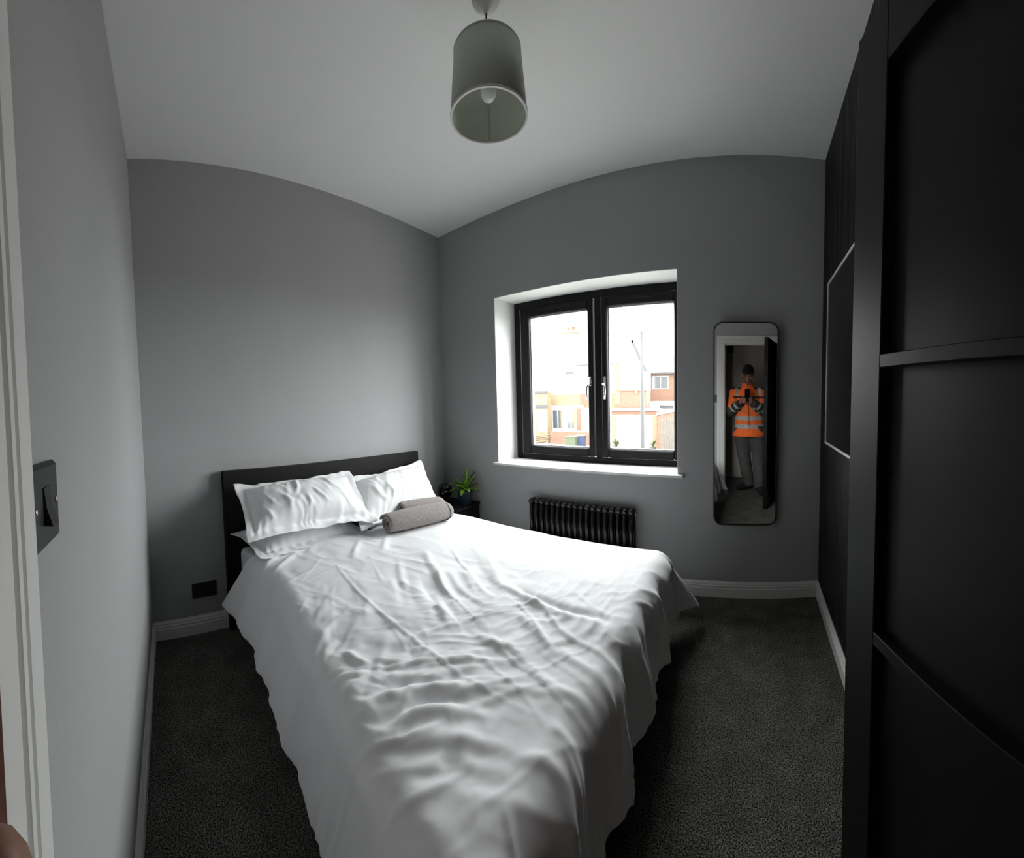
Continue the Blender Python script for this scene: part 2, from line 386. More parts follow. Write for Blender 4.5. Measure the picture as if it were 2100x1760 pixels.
for k, (sx0, sx1, gx0, gx1) in enumerate(((-1.872, -1.205, -1.787, -1.252), (-1.135, -0.508, -1.088, -0.578))):
    zb, zt = 0.853, 2.067
    mb = ring(MB(), sx0, sx1, zb, zt, (gx0 - sx0, sx1 - gx1, 0.066, 0.078), fy0 - 0.018, fy1 - 0.012, 0.008)
    sash = mb.build('sash', M['frame'], win)
    g = ring(MB(), gx0, gx1, zb + 0.066, zt - 0.078, (0.006, 0.006, 0.006, 0.006), fy0 + 0.012, fy1 - 0.014, 0)
    g.build('gasket', M['gasket'], sash)['label'] = 'pale spacer bar round the glazing'
    MB().box((gx0 + 0.002, fy0 + 0.018, zb + 0.068), (gx1 - 0.002, fy0 + 0.022, zt - 0.08)).build('pane', M['glass'], sash)
    hx = -1.228 if k == 0 else -1.112; dirx = -1 if k == 0 else 1
    h = MB().box((hx - 0.011, fy0 - 0.030, 1.405), (hx + 0.011, fy0 - 0.016, 1.470), bev=0.004)
    h.tube([(hx, fy0 - 0.03, 1.415), (hx + dirx * 0.002, fy0 - 0.052, 1.412), (hx + dirx * 0.014, fy0 - 0.056, 1.395), (hx + dirx * 0.016, fy0 - 0.056, 1.345), (hx + dirx * 0.014, fy0 - 0.056, 1.300)], [0.008, 0.009, 0.0085, 0.0075, 0.008], 10)
    h.build('handle', M['chrome'], sash)['label'] = 'chrome window handle'
    cx = (gx0 + gx1) / 2
    MB().box((cx - 0.13, fy0 - 0.026, 2.030), (cx + 0.13, fy0 - 0.018, 2.050), bev=0.003).build('trickle_vent', M['frame'], sash)
sb = MB(); v = []
SX0, SX1 = WX0 - 0.03, WX1 + 0.036
nose = [(DW + 0.262, 0.782), (DW - 0.020, 0.782), (DW - 0.029, 0.787), (DW - 0.032, 0.793), (DW - 0.029, 0.800), (DW - 0.020, 0.804), (DW + 0.262, 0.804)]
n = len(nose)
sb.add([(WX0, y, z) for y, z in nose] + [(WX1, y, z) for y, z in nose], [tuple(range(n)), tuple(reversed(range(n, 2 * n)))] + [(i, i + n, (i + 1) % n + n, (i + 1) % n) for i in range(n)])
nh = [(DW - 0.001, 0.782)] + nose[1:6] + [(DW - 0.001, 0.804)]
for a, b_ in ((SX0, WX0), (WX1, SX1)):
    sb.add([(a, y, z) for y, z in nh] + [(b_, y, z) for y, z in nh], [tuple(range(n)), tuple(reversed(range(n, 2 * n)))] + [(i, i + n, (i + 1) % n + n, (i + 1) % n) for i in range(n)])
sb.build('sill', M['sill'], win, fix=True)
MB().box((FX0, fy1 - 0.02, 0.74), (FX1, fy1 + 0.16, 0.80), bev=0.01).build('outer_sill', M['sill'], win)

# ------------------------------------------------------------------ open door beside the camera
hx, hy = 0.352, -0.125; dx, dy = -0.2346, 0.9721
DM = Matrix(((dx, -dy, 0, hx), (dy, dx, 0, hy), (0, 0, 1, 0.008), (0, 0, 0, 1)))
door = thing('door_1', None, None, mw=DM); door['kind'] = 'structure'
DLEN, DT, DHT = 0.797, 0.042, 1.890
for nm, a, b_ in (('stile', (0, -DT, 0), (0.092, 0, DHT)), ('stile', (DLEN - 0.092, -DT, 0), (DLEN, 0, DHT)),
                  ('rail', (0.092, -DT, DHT - 0.092), (DLEN - 0.092, 0, DHT)), ('rail', (0.092, -DT, 0), (DLEN - 0.092, 0, 0.092))):
    MB().box(a, b_, bev=0.0015).build(nm, M['door'], door)
bars = [0.484, 0.919, 1.356]
for z in bars: MB().box((0.092, -DT, z - 0.010), (DLEN - 0.092, 0, z + 0.010), bev=0.0012).build('glazing_bar', M['door'], door)
zs = [0.092] + bars + [DHT - 0.092]
for i in range(4):
    MB().box((0.09, -0.026, zs[i]), (DLEN - 0.09, -0.019, zs[i + 1])).build('panel', M['door'], door)
for z in (0.2, 0.95, 1.7): MB().tube([(-0.008, -0.0, z - 0.045), (-0.008, 0.0, z + 0.045)], 0.007, 10).build('hinge', M['chrome'], door)

# ------------------------------------------------------------------ light switch on the door wall
sw = thing('light_switch', 'graphite single rocker light switch on the grey wall beside the white door frame', 'light switch', mw=MB_ @ Matrix.Translation((1.788, 0.0005, 1.205)))
S2 = 0.050
MB().box((-S2, 0, -S2), (S2, 0.011, S2), bev=0.006).build('plate', M['switch'], sw)
MB().add([(-0.011, 0.010, -0.022), (0.011, 0.010, -0.022), (0.011, 0.010, 0.022), (-0.011, 0.010, 0.022), (-0.011, 0.0215, -0.022), (0.011, 0.0215, -0.022), (0.011, 0.0125, 0.022), (-0.011, 0.0125, 0.022), (-0.011, 0.0145, 0.0), (0.011, 0.0145, 0.0)],
         [(3, 2, 1, 0), (4, 5, 9, 8), (8, 9, 6, 7), (0, 1, 5, 4), (2, 3, 7, 6), (1, 2, 6, 9, 5), (0, 4, 8, 7, 3)]).build('rocker', M['black_matte'], sw)
for sx in (-1, 1):
    MB().lathe([(0.0042, 0), (0.0042, 0.0012), (0.003, 0.0022), (0.0004, 0.0026)], 12, mat4=Matrix.Translation((sx * 0.038, 0.0108, 0)) @ Matrix.Rotation(-PI / 2, 4, 'X')).build('screw', M['screw'], sw)

# ------------------------------------------------------------------ double socket low on the left wall
p0, p1 = np.array([0.0, 0, 0]), None
s0, s1 = 0.150 + 0.335, 0.0
def lw(px, py, off=0.0):
    p = bed(at_l(px, py, off)); return p
a, b_ = lw(392, 1198), lw(445, 1217)
so = thing('power_socket', 'black double power socket low on the dark end of the left wall', 'socket', mw=ML @ Matrix.Translation((0.0005, (a[1] + b_[1]) / 2, 0.253)))
MB().box((0, -0.076, -0.044), (0.010, 0.076, 0.044), bev=0.004).build('plate', M['black_matte'], so)
for k in (-1, 1):
    r_ = MB()
    for (yy, zz, ww, hh) in ((0, 0.014, 0.004, 0.008), (-0.011, -0.010, 0.0065, 0.004), (0.011, -0.010, 0.0065, 0.004)):
        r_.box((0.0098, k * 0.036 + yy - ww / 2, zz - hh / 2), (0.0106, k * 0.036 + yy + ww / 2, zz + hh / 2))
    r_.build('outlet', M['globe'], so)
    MB().box((0.0095, k * 0.016 - 0.005, 0.018), (0.0135, k * 0.016 + 0.005, 0.034), bev=0.0015).build('rocker', M['black_satin'], so)

# ------------------------------------------------------------------ black column radiator below the window
rd = thing('radiator', 'black column radiator on the grey wall below the window behind the bed', 'radiator', (-1.182, DW, 0.0))
NCOL, PITCHR = 18, 0.0455
sec = MB(); zb, zt = 0.130, 0.572
for yy in (-0.048, -0.098): sec.tube([(0, yy, zb + 0.03), (0, yy, zt - 0.03)], 0.0155, 12)
for zz in (zb + 0.02, zt - 0.02):
    sec.tube([(0, -0.034, zz), (0, -0.040, zz), (0, -0.073, zz + (0.004 if zz > .3 else -0.004)), (0, -0.106, zz), (0, -0.112, zz)], [0.012, 0.020, 0.0215, 0.020, 0.012], 12)
first = None
for k in range(NCOL):
    xx = (k - (NCOL - 1) / 2) * PITCHR
    if first is None: first = sec.build('section', M['radiator'], rd); o = first
    else: o = bpy.data.objects.new('section', first.data); COL.objects.link(o); o.parent = rd
    o.location = (xx, 0, 0)
xr = (NCOL - 1) / 2 * PITCHR
for zz in (zb + 0.025, zt - 0.035): MB().tube([(-xr - 0.02, -0.073, zz), (xr + 0.02, -0.073, zz)], 0.014, 12).build('header_pipe', M['radiator'], rd)
MB().tube([(xr + 0.018, -0.073, zt - 0.035), (xr + 0.034, -0.073, zt - 0.035)], [0.008, 0.006], 8).build('bleed_valve', M['chrome'], rd)
for xx in (-0.25, 0.25):
    for zz in (zt - 0.10, zb + 0.06):
        MB().box((xx - 0.012, -0.075, zz), (xx + 0.012, -0.0005, zz + 0.015)).build('wall_bracket', M['radiator'], rd)
for sx in (-1, 1):
    MB().tube([(sx * (xr + 0.02), -0.073, zb + 0.025), (sx * (xr + 0.05), -0.073, zb + 0.025), (sx * (xr + 0.05), -0.073, 0.0)], [0.01, 0.011, 0.0075], 8).build('valve_pipe', M['radiator'], rd)

# ------------------------------------------------------------------ tall mirror with rounded corners, leaning a touch forward
def rrect(w_, h_, r_, n_=8):
    pts = []
    for cx, cz, a0 in ((w_ / 2 - r_, h_ / 2 - r_, 0), (-w_ / 2 + r_, h_ / 2 - r_, PI / 2), (-w_ / 2 + r_, -h_ / 2 + r_, PI), (w_ / 2 - r_, -h_ / 2 + r_, 1.5 * PI)):
        for k in range(n_ + 1):
            t = a0 + PI / 2 * k / n_; pts.append((cx + r_ * math.cos(t), cz + r_ * math.sin(t)))
    return pts
MTX, MTZ = 0.0203, -0.018
mir = thing('tall_mirror', 'tall rounded mirror in thin black frame reflecting the doorway, hung right of the window', 'mirror')
mn = Vector((MTX, -1, MTZ)).normalized(); mz = (Vector((0, 0, 1)) - mn * mn.z).normalized(); mx_ = mz.cross(-mn) * -1
mx_ = (-mn).cross(mz)
mir.matrix_world = Matrix(((mx_.x, -mn.x, mz.x, -0.060), (mx_.y, -mn.y, mz.y, DW - 0.028), (mx_.z, -mn.z, mz.z, 1.132), (0, 0, 0, 1)))
o1, i1 = rrect(0.404, 1.288, 0.058), rrect(0.390, 1.274, 0.051)
n = len(o1); f = []
vv = [(x, -0.012, z) for x, z in o1] + [(x, -0.012, z) for x, z in i1] + [(x, 0.006, z) for x, z in i1] + [(x, 0.010, z) for x, z in o1]
for a_ in range(3):
    for k in range(n): k2 = (k + 1) % n; f.append((a_ * n + k, a_ * n + k2, (a_ + 1) * n + k2, (a_ + 1) * n + k))
for k in range(n): k2 = (k + 1) % n; f.append((3 * n + k, 3 * n + k2, k2, k))
MB().add(vv, f).build('frame', M['black_satin'], mir, fix=True)
MB().prism(list(i1), -0.007, 0.004).build('glass', M['mirror'], mir, fix=True)
MB().prism(rrect(0.36, 1.24, 0.05), 0.003, 0.0135).build('backing', M['black_matte'], mir, fix=True)

# ------------------------------------------------------------------ framed dark print on the black wall
TY0, TY1, TZ0, TZ1 = 1.50, 2.170, 1.050, 1.958
pic = thing('framed_picture', 'dark glazed picture in a thin white frame on the black right wall', 'picture', (DR, (TY0 + TY1) / 2, (TZ0 + TZ1) / 2))
hw, hh = (TY1 - TY0) / 2, (TZ1 - TZ0) / 2
fr = MB()
for a, b_ in (((-0.024, -hw, -hh), (-0.0005, -hw + 0.012, hh)), ((-0.024, hw - 0.012, -hh), (-0.0005, hw, hh)), ((-0.024, -hw + 0.012, -hh), (-0.0005, hw - 0.012, -hh + 0.012)), ((-0.024, -hw + 0.012, hh - 0.012), (-0.0005, hw - 0.012, hh))):
    fr.box(a, b_, bev=0.001)
fr.build('frame', M['picframe'], pic)
MB().box((-0.019, -hw + 0.012, -hh + 0.012), (-0.015, hw - 0.012, hh - 0.012)).build('glazing', M['picglass'], pic)
MB().box((-0.015, -hw + 0.012, -hh + 0.012), (-0.002, hw - 0.012, hh - 0.012)).build('backing', M['black_matte'], pic)

# ------------------------------------------------------------------ pendant lamp
AX, AY = -0.935, 1.175; SR, SZ0, SZ1 = 0.145, 2.378, 2.604; SRT = 0.126
pen = thing('pendant_lamp', 'grey green drum pendant lamp hanging from the ceiling over the bed', 'lamp', (AX, AY, 0))
MB().lathe([(0.052, H), (0.052, H - 0.006), (0.047, H - 0.016), (0.030, H - 0.032), (0.012, H - 0.042), (0.008, H - 0.052)], 28).build('ceiling_rose', M['rim'], pen, fix=True)
MB().tube([(0, 0, H - 0.045), (0, 0, SZ1)], 0.003, 8).build('cord', M['black_matte'], pen)
sh = MB(); t_ = 0.0035
prof = [(SR - t_, SZ0), (SR, SZ0), (SRT, SZ1), (SRT - t_, SZ1)]
sh.lathe(prof + [prof[0]], 64, cap=(False, False), smooth=False)
shade = sh.build('shade', M['linen'], pen, fix=True)
for p in shade.data.polygons: p.use_smooth = abs(p.normal.z) < 0.5
for zz, sr, hh_ in ((SZ0, SR, 0.006), (SZ1, SRT, 0.002)):
    rm = MB(); pr = [(sr + 0.0018, zz - hh_), (sr + 0.0018, zz + 0.003), (sr - 0.0065, zz + 0.003), (sr - 0.0065, zz - hh_)]
    rm.lathe(pr + [pr[0]], 64, cap=(False, False)).build('rim', M['rim'], pen, fix=True)['label'] = 'pale trim round the shade edge'
MB().add([(-0.004, -SR + 0.003, SZ0 + 0.006), (0.004, -SR + 0.003, SZ0 + 0.006), (0.004, -SRT + 0.003, SZ1 - 0.006), (-0.004, -SRT + 0.003, SZ1 - 0.006), (-0.004, -SR + 0.0065, SZ0 + 0.006), (0.004, -SR + 0.0065, SZ0 + 0.006), (0.004, -SRT + 0.0065, SZ1 - 0.006), (-0.004, -SRT + 0.0065, SZ1 - 0.006)], [(0, 1, 2, 3), (7, 6, 5, 4), (0, 4, 5, 1), (1, 5, 6, 2), (2, 6, 7, 3), (3, 7, 4, 0)], mat4=Matrix.Rotation(math.radians(218), 4, 'Z')).build('seam', mat('seam', (0.42, 0.44, 0.39), 0.9), pen)
sp = MB()
for k in range(3):
    a = 2 * PI * k / 3 + 0.4; sp.tube([(0.018 * math.cos(a), 0.018 * math.sin(a), SZ1 - 0.02), (SRT * 0.97 * math.cos(a), SRT * 0.97 * math.sin(a), SZ1 - 0.012)], 0.002, 6)
ringp = [(0.020 * math.cos(2 * PI * k / 20), 0.020 * math.sin(2 * PI * k / 20), SZ1 - 0.02) for k in range(21)]
sp.tube(ringp, 0.002, 6); sp.build('spider', M['rim'], pen)
MB().lathe([(0.012, SZ1 + 0.004), (0.017, SZ1 - 0.006), (0.018, SZ1 - 0.061), (0.015, SZ1 - 0.066)], 20).build('bulb_holder', M['rim'], pen, fix=True)
zb_ = SZ1 - 0.064
MB().lathe([(0.013, zb_), (0.014, zb_ - 0.02), (0.020, zb_ - 0.035), (0.028, zb_ - 0.055), (0.030, zb_ - 0.072), (0.027, zb_ - 0.090), (0.018, zb_ - 0.103), (0.006, zb_ - 0.109), (0.0005, zb_ - 0.110)], 24).build('bulb', M['bulb'], pen, fix=True)

# ================================================================== THE BED (frame, mattress), then the bedding that lies on it
BS0, BS1 = 0.702, 2.338                       # headboard ends along the left wall
bedo = thing('bed', 'low black wooden double bed with a plain panel headboard against the left wall', 'bed', mw=ML)
HBZ0, HBZ1 = 0.953, 0.908                     # photographed headboard heights, near and far end
HBZ = 0.932
MB().add([(0.018, BS0, 0.0), (0.062, BS0, 0.0), (0.062, BS1, 0.0), (0.018, BS1, 0.0), (0.018, BS0, HBZ0), (0.062, BS0, HBZ0), (0.062, BS1, HBZ1), (0.018, BS1, HBZ1)],
         [(0, 3, 2, 1), (4, 5, 6, 7), (0, 1, 5, 4), (1, 2, 6, 5), (2, 3, 7, 6), (3, 0, 4, 7)]).build('headboard', M['bedwood'], bedo)
def skew(e0, e1, sa0, sb0, sa1, sb1, z0, z1):   # box whose far end is shifted along the wall
    v = [(e0, sa0, z0), (e1, sa1, z0), (e1, sb1, z0), (e0, sb0, z0), (e0, sa0, z1), (e1, sa1, z1), (e1, sb1, z1), (e0, sb0, z1)]
    return MB().add(v, [(0, 3, 2, 1), (4, 5, 6, 7), (0, 1, 5, 4), (1, 2, 6, 5), (2, 3, 7, 6), (3, 0, 4, 7)])
skew(0.062, 1.84, 0.80, 0.835, 0.60, 0.635, 0.16, 0.36).build('side_rail', M['bedwood'], bedo)
skew(0.062, 1.84, 1.98, 2.015, 1.90, 1.935, 0.16, 0.36).build('side_rail', M['bedwood'], bedo)
skew(1.81, 1.84, 0.64, 1.90, 0.64, 1.90, 0.16, 0.36).build('foot_rail', M['bedwood'], bedo)
for (e_, s_) in ((1.75, 0.62), (1.75, 1.87), (0.08, 0.81), (0.08, 1.95)):
    MB().box((e_, s_, 0.0), (e_ + 0.06, s_ + 0.05, 0.2), bev=0.003).build('leg', M['bedwood'], bedo)
mv = [(0.064, 0.775, 0.28), (0.66, 0.80, 0.28), (1.80, 0.60, 0.28), (1.80, 1.90, 0.28), (0.064, 2.0, 0.28)]
mt_ = [(e, s_, 0.495 if e < 0.5 else (0.49 if e < 1 else 0.45)) for e, s_, _ in mv]
mo = MB().add(mv + mt_, [(4, 3, 2, 1, 0), (5, 6, 7, 8, 9)] + [(i, (i + 1) % 5, (i + 1) % 5 + 5, i + 5) for i in range(5)]).build('mattress', M['cotton'], bedo)
bv_ = mo.modifiers.new('soft', 'BEVEL'); bv_.width = 0.035; bv_.segments = 4

# ---- duvet: one cloth sheet laid over the mattress, wrinkled along the folds seen in the photograph
def photo_line(pts, z=0.52): return [tuple(bed(at_z(px, py, z))[1::-1]) for px, py in pts]      # -> (s, e)
def s_near_f(e): return 0.805 - 0.245 * np.clip(e - 0.64, 0, 1.25)
def s_far_f(e): return 2.03 - 0.08 * np.clip((e - 0.7) / 1.2, 0, 1)
def e_foot_f(s): return 1.885 + 0.10 * (s - 1.2)
def duvet_mesh():
    r = 0.10; ds = 0.0066; LN, LF, LE = 0.385, 0.36, 0.385
    nn, ni, nf = int(LN / ds), int(1.28 / ds), int(LF / ds)
    T = np.concatenate([np.linspace(-LN, 0, nn, endpoint=False), np.linspace(0, 1, ni, endpoint=False), 1 + np.linspace(0, LF, nf)])
    me_, mf = int(1.50 / ds), int(LE / ds)
    Q = np.concatenate([np.linspace(0, 1, me_, endpoint=False), 1 + np.linspace(0, LE, mf)])
    TT, QQ = np.meshgrid(T, Q, indexing='ij')
    ti = np.clip(TT, 0, 1); qi = np.clip(QQ, 0, 1)
    ox = np.where(TT < 0, TT, np.where(TT > 1, TT - 1, 0.0)); oy = np.where(QQ > 1, QQ - 1, 0.0)
    e_head = 0.40 - 0.07 * np.exp(-((ti - 0.22) / 0.22) ** 2) + 0.05 * np.clip((ti - 0.30) / 0.2, 0, 1) + 0.010 * vnoise(ti * 5, 0 * ti, 9)
    e_head = e_head + np.where(ox < 0, 0.50 * ox, 0)
    efoot = e_foot_f(0.55 + 1.4 * ti)
    EE = e_head + (efoot - e_head) * qi
    sn, sf = s_near_f(EE), s_far_f(EE)
    SS = sn + (sf - sn) * ti
    d = np.hypot(ox, oy) + 1e-9; nx, ny = ox / d, oy / d
    EE2 = EE
    arc = r * PI / 2 * 0.93; ang = np.minimum(d, arc) / r; rest = np.maximum(d - arc, 0)
    fn = 0.34 + 0.06 * np.clip((EE - 0.3) / 0.3, 0, 1) - 0.20 * np.clip((EE - 0.7) / 0.7, 0, 1)
    flare = np.where(ox < 0, fn, 0.25) * nx ** 2 + 0.13 * ny ** 2 + 0.36 * (np.abs(nx * ny) * 2) * (ox > 0) + 0.25 * (np.abs(nx * ny) * 2) * (ox < 0)
    flare = np.clip(flare, 0, 0.85)
    hx = r * np.sin(ang) + rest * flare; dz = r * (1 - np.cos(ang)) + rest * np.sqrt(np.maximum(0.05, 1 - flare ** 2))
    X = SS + nx * hx; Y = EE + ny * hx
    zt = 0.550 - 0.050 * np.clip((EE - 0.45) / 1.5, 0, 1.2)
    crown = 0.016 * np.clip(1 - (2 * ti - 1) ** 4, 0, 1)
    Z = zt + crown - dz
    hd = np.clip(1 - qi * 1.5 / 0.05, 0, 1); Z -= 0.030 * hd ** 2 * (d < 0.02)
    top = np.clip(1 - d / 0.10, 0, 1); side = np.clip(d / 0.12, 0, 1)
    # broad puffiness and fine random crinkles
    wx = X + 0.05 * vnoise(X * 5, Y * 5, 14); wy = Y + 0.05 * vnoise(X * 5, Y * 5, 15)
    D = 0.012 * vnoise(X * 3.3 + 2, Y * 3.3, 1) + 0.007 * vnoise(wx * 7 + .7 * wy, wy * 8, 2)
    foot = np.clip((Y - 0.95) / 0.5, 0, 1)
    D += (0.0050 * ridge(wx * 6 + 2 * wy, wy * 17 - 3 * wx, 3) * foot + 0.0045 * ridge(wx * 15 - 3 * wy, wy * 5 + 3 * wx, 23) * (1 - 0.6 * foot) + 0.0022 * ridge(wx * 20 + 6 * wy, wy * 34 - 5 * wx, 24) * foot + 0.0030 * ridge(wx * 21 - 9 * wy, wy * 11 + 8 * wx, 25) * np.clip((1.25 - X) / 0.4, 0, 1) + 0.0014 * vnoise(X * 30, Y * 34, 4)) * (0.35 + 0.65 * top) * np.clip((1.95 - X) / 0.5, 0.15, 1)
    # folds: (photo polyline, height, width)
    F = [([(672, 1440), (747, 1403), (827, 1397), (900, 1393)], .016, .020), ([(717, 1475), (772, 1447), (827, 1429), (900, 1422), (973, 1417), (1040, 1413)], .020, .020),
         ([(743, 1527), (787, 1501), (880, 1467), (1000, 1459)], .022, .021), ([(795, 1541), (850, 1526), (907, 1517), (960, 1520), (1040, 1536)], .018, .022),
         ([(760, 1640), (808, 1643), (907, 1613), (980, 1630), (1035, 1632)], .020, .024), ([(830, 1740), (867, 1701), (933, 1659), (990, 1665), (1040, 1693)], .020, .032),
         ([(900, 1416), (967, 1405), (1050, 1400), (1103, 1397), (1140, 1413)], .017, .017), ([(900, 1440), (980, 1421), (1060, 1419), (1153, 1427), (1193, 1448), (1228, 1460)], .019, .018),
         ([(1047, 1345), (1087, 1373), (1140, 1413), (1188, 1432), (1231, 1459), (1247, 1483)], .024, .016), ([(900, 1469), (1007, 1469), (1040, 1463)], .012, .016),
         ([(927, 1520), (993, 1523), (1073, 1539)], .015, .018), ([(1033, 1557), (1113, 1555), (1167, 1584), (1188, 1587)], .018, .018),
         ([(900, 1616), (980, 1632), (1073, 1637), (1113, 1627), (1135, 1637)], .018, .020),
         ([(741, 1119), (730, 1145), (723, 1170)], .012, .013), ([(798, 1106), (790, 1130), (784, 1155)], .013, .014), ([(816, 1151), (824, 1199), (845, 1237)], .013, .013),
         ([(864, 1135), (909, 1210), (940, 1260), (968, 1300)], .020, .016), ([(888, 1218), (910, 1270), (936, 1322)], .014, .014), ([(947, 1173), (963, 1199), (975, 1230)], .012, .013),
         ([(1000, 1140), (1020, 1195), (1045, 1240)], .010, .016), ([(1010, 1195), (1052, 1221), (1127, 1258), (1175, 1272), (1223, 1285), (1281, 1314)], .022, .015),
         ([(1060, 1263), (1080, 1283), (1103, 1306), (1135, 1343)], .016, .016), ([(1129, 1306), (1167, 1351), (1225, 1386), (1247, 1423)], .017, .016),
         ([(968, 1300), (995, 1320), (1055, 1343), (1092, 1373)], .018, .014), ([(1209, 1357), (1244, 1394), (1263, 1434)], .014, .013),
         ([(528, 1194), (538, 1178), (552, 1162), (584, 1143)], .014, .013), ([(544, 1197), (562, 1180), (584, 1167), (621, 1141)], .014, .013), ([(575, 1214), (610, 1196), (650, 1180)], .009, .011),
         ([(646, 1320), (668, 1305), (690, 1284)], .016, .014), ([(653, 1367), (668, 1340), (700, 1318)], .015, .014), ([(700, 1341), (735, 1362), (773, 1373)], .016, .014),
         ([(680, 1415), (705, 1395), (742, 1390), (775, 1383)], .015, .014), ([(640, 1285), (665, 1262), (686, 1250)], .010, .013), ([(716, 1260), (742, 1270), (765, 1280)], .009, .012),
         ([(770, 1432), (800, 1437), (840, 1428)], .010, .013), ([(850, 1385), (900, 1372), (960, 1362), (1020, 1368)], .013, .015), ([(840, 1410), (880, 1402), (930, 1404)], .010, .012),
         ([(930, 1560), (1000, 1575), (1060, 1580)], .010, .016), ([(820, 1585), (870, 1570), (930, 1566)], .011, .018), ([(1120, 1480), (1160, 1505), (1185, 1535)], .014, .014),
         ([(1150, 1640), (1190, 1660), (1230, 1700)], .016, .018), ([(1100, 1300), (1130, 1330), (1150, 1360)], .010, .013),
         ([(1040, 1100), (1100, 1125), (1180, 1150)], .004, .010), ([(960, 1100), (1010, 1122), (1070, 1135)], .005, .010)]
    for pts, h, wd in F:
        ym = np.mean([p[1] for p in pts]); k_, kw = (0.50, 1.25) if ym < 1335 else (0.66, 0.95)
        D += k_ * h * seg_profile(X, Y, smooth_poly(photo_line(pts), 5), wd * kw) * (1 + 1.2 * vnoise(wx * 12, wy * 12, 31))
    def train(pa, pb, fq, fl, amp, seed, mask):      # a run of soft parallel ripples lying along the line pa-pb
        p, q = np.array(photo_line([pa, pb])); t_ = (q - p) / np.linalg.norm(q - p)
        al = wx * t_[0] + wy * t_[1]; pe = -wx * t_[1] + wy * t_[0]
        pe = pe + 0.03 * vnoise(al * 4.5, al * 0 + seed, seed + 3)
        n_ = vnoise(al * fl, pe * fq, seed); n2_ = vnoise(al * fl * 1.7 + 3, pe * fq * 1.9, seed + 1)
        return amp * mask * (np.clip(0.5 - np.abs(n_) * 3.2, -0.05, 1) * 1.3 + 0.30 * n2_)
    def blob(pc, ra, rb):
        c_ = photo_line([pc])[0]; return np.exp(-((X - c_[0]) / ra) ** 2 - ((Y - c_[1]) / rb) ** 2)
    D += train((743, 1527), (1000, 1459), 17, 3.0, 0.0105, 51, np.clip(1.5 * blob((930, 1445), .42, .30), 0, 1) * (0.25 + 0.75 * top))
    D += train((830, 1430), (1090, 1400), 26, 4.0, 0.0055, 57, np.clip(1.5 * blob((900, 1400), .40, .24), 0, 1))
    D += train((868, 1150), (968, 1300), 15, 2.6, 0.0085, 63, np.clip(1.4 * blob((900, 1210), .36, .26), 0, 1))
    D += train((1060, 1263), (1230, 1400), 15, 2.8, 0.0095, 69, np.clip(1.4 * blob((1150, 1340), .26, .26), 0, 1))
    D += train((653, 1367), (700, 1300), 16, 3.5, 0.0085, 73, np.clip(1.3 * blob((690, 1330), .14, .34), 0, 1))
    D += train((530, 1194), (600, 1140), 18, 3.0, 0.0075, 77, np.clip(1.3 * blob((570, 1175), .16, .16), 0, 1))
    D *= 1 - 0.55 * np.clip((Y - 1.50) / 0.25, 0, 1) * np.clip((1.25 - X) / 0.3, 0, 1)
    # shallow troughs beside the strongest folds
    for pts, h, wd in (([(1040, 1200), (1127, 1245), (1223, 1270), (1290, 1300)], -.012, .02), ([(743, 1512), (790, 1485), (880, 1450), (1000, 1442)], -.010, .018), ([(720, 1455), (830, 1412), (1000, 1400)], -.009, .016)):
        D += h * seg_profile(X, Y, smooth_poly(photo_line(pts), 5), wd)
    # pressed folding creases of new bed linen
    for pts in ([(665, 1145), (745, 1240), (830, 1310), (900, 1362), (960, 1405), (1060, 1450), (1190, 1503)], [(575, 1225), (640, 1200), (720, 1170), (820, 1145), (900, 1125)],
                [(1140, 1500), (1170, 1545), (1200, 1600)], [(1030, 1630), (1050, 1700), (1062, 1758)], [(1180, 1120), (1260, 1160)]):
        D += 0.0045 * seg_profile(X, Y, smooth_poly(photo_line(pts), 5), 0.0055)
    Z += D * np.where(d < 0.2, 1, 0.5)
    # hanging folds round the foot and the sides, deepening towards the hem
    arcpos = np.where(oy > 0, SS + 0.35 * np.arctan2(np.abs(ox), oy + 1e-6), 0) + np.where((oy <= 0), EE2 + 2.0, 0)
    wave = (np.sin(arcpos * 21 + 2 * vnoise(arcpos * 4, 0 * d, 6)) * 0.5 + vnoise(arcpos * 16, d * 2.2, 7) * 1.4 + 0.5 * ridge(arcpos * 30 + d * 8, d * 5, 12)) * side
    amp = np.where(oy > 0.0, 0.024, 0.010) * np.clip(d / 0.25, 0, 1.2)
    # slanted drag folds just over the foot edge
    drag = 0.012 * np.clip(d / 0.05, 0, 1) * np.clip(1 - d / 0.30, 0, 1) * ridge(SS * 11 - d * 7, SS * 2.5 + d * 3, 21) * (oy > 0)
    X += nx * (wave * amp + drag); Y += ny * (wave * amp + drag)
    # wavy hem
    hem = np.clip((d - 0.28) / 0.12, 0, 1); Z += hem * 0.020 * vnoise(arcpos * 7, 0 * d, 8)
    Z = np.maximum(Z, 0.012)
    P = np.stack([Y, X, Z], -1)        # bed frame is (e, s, z)
    return P
P = duvet_mesh()
duv = place(MB().grid(P).build('duvet', M['cotton'], fix=False), ML)
tag(duv, 'crumpled white duvet spread over the bed and hanging to the carpet', 'duvet')
sol = duv.modifiers.new('cloth', 'SOLIDIFY'); sol.thickness = 0.006; sol.offset = 0

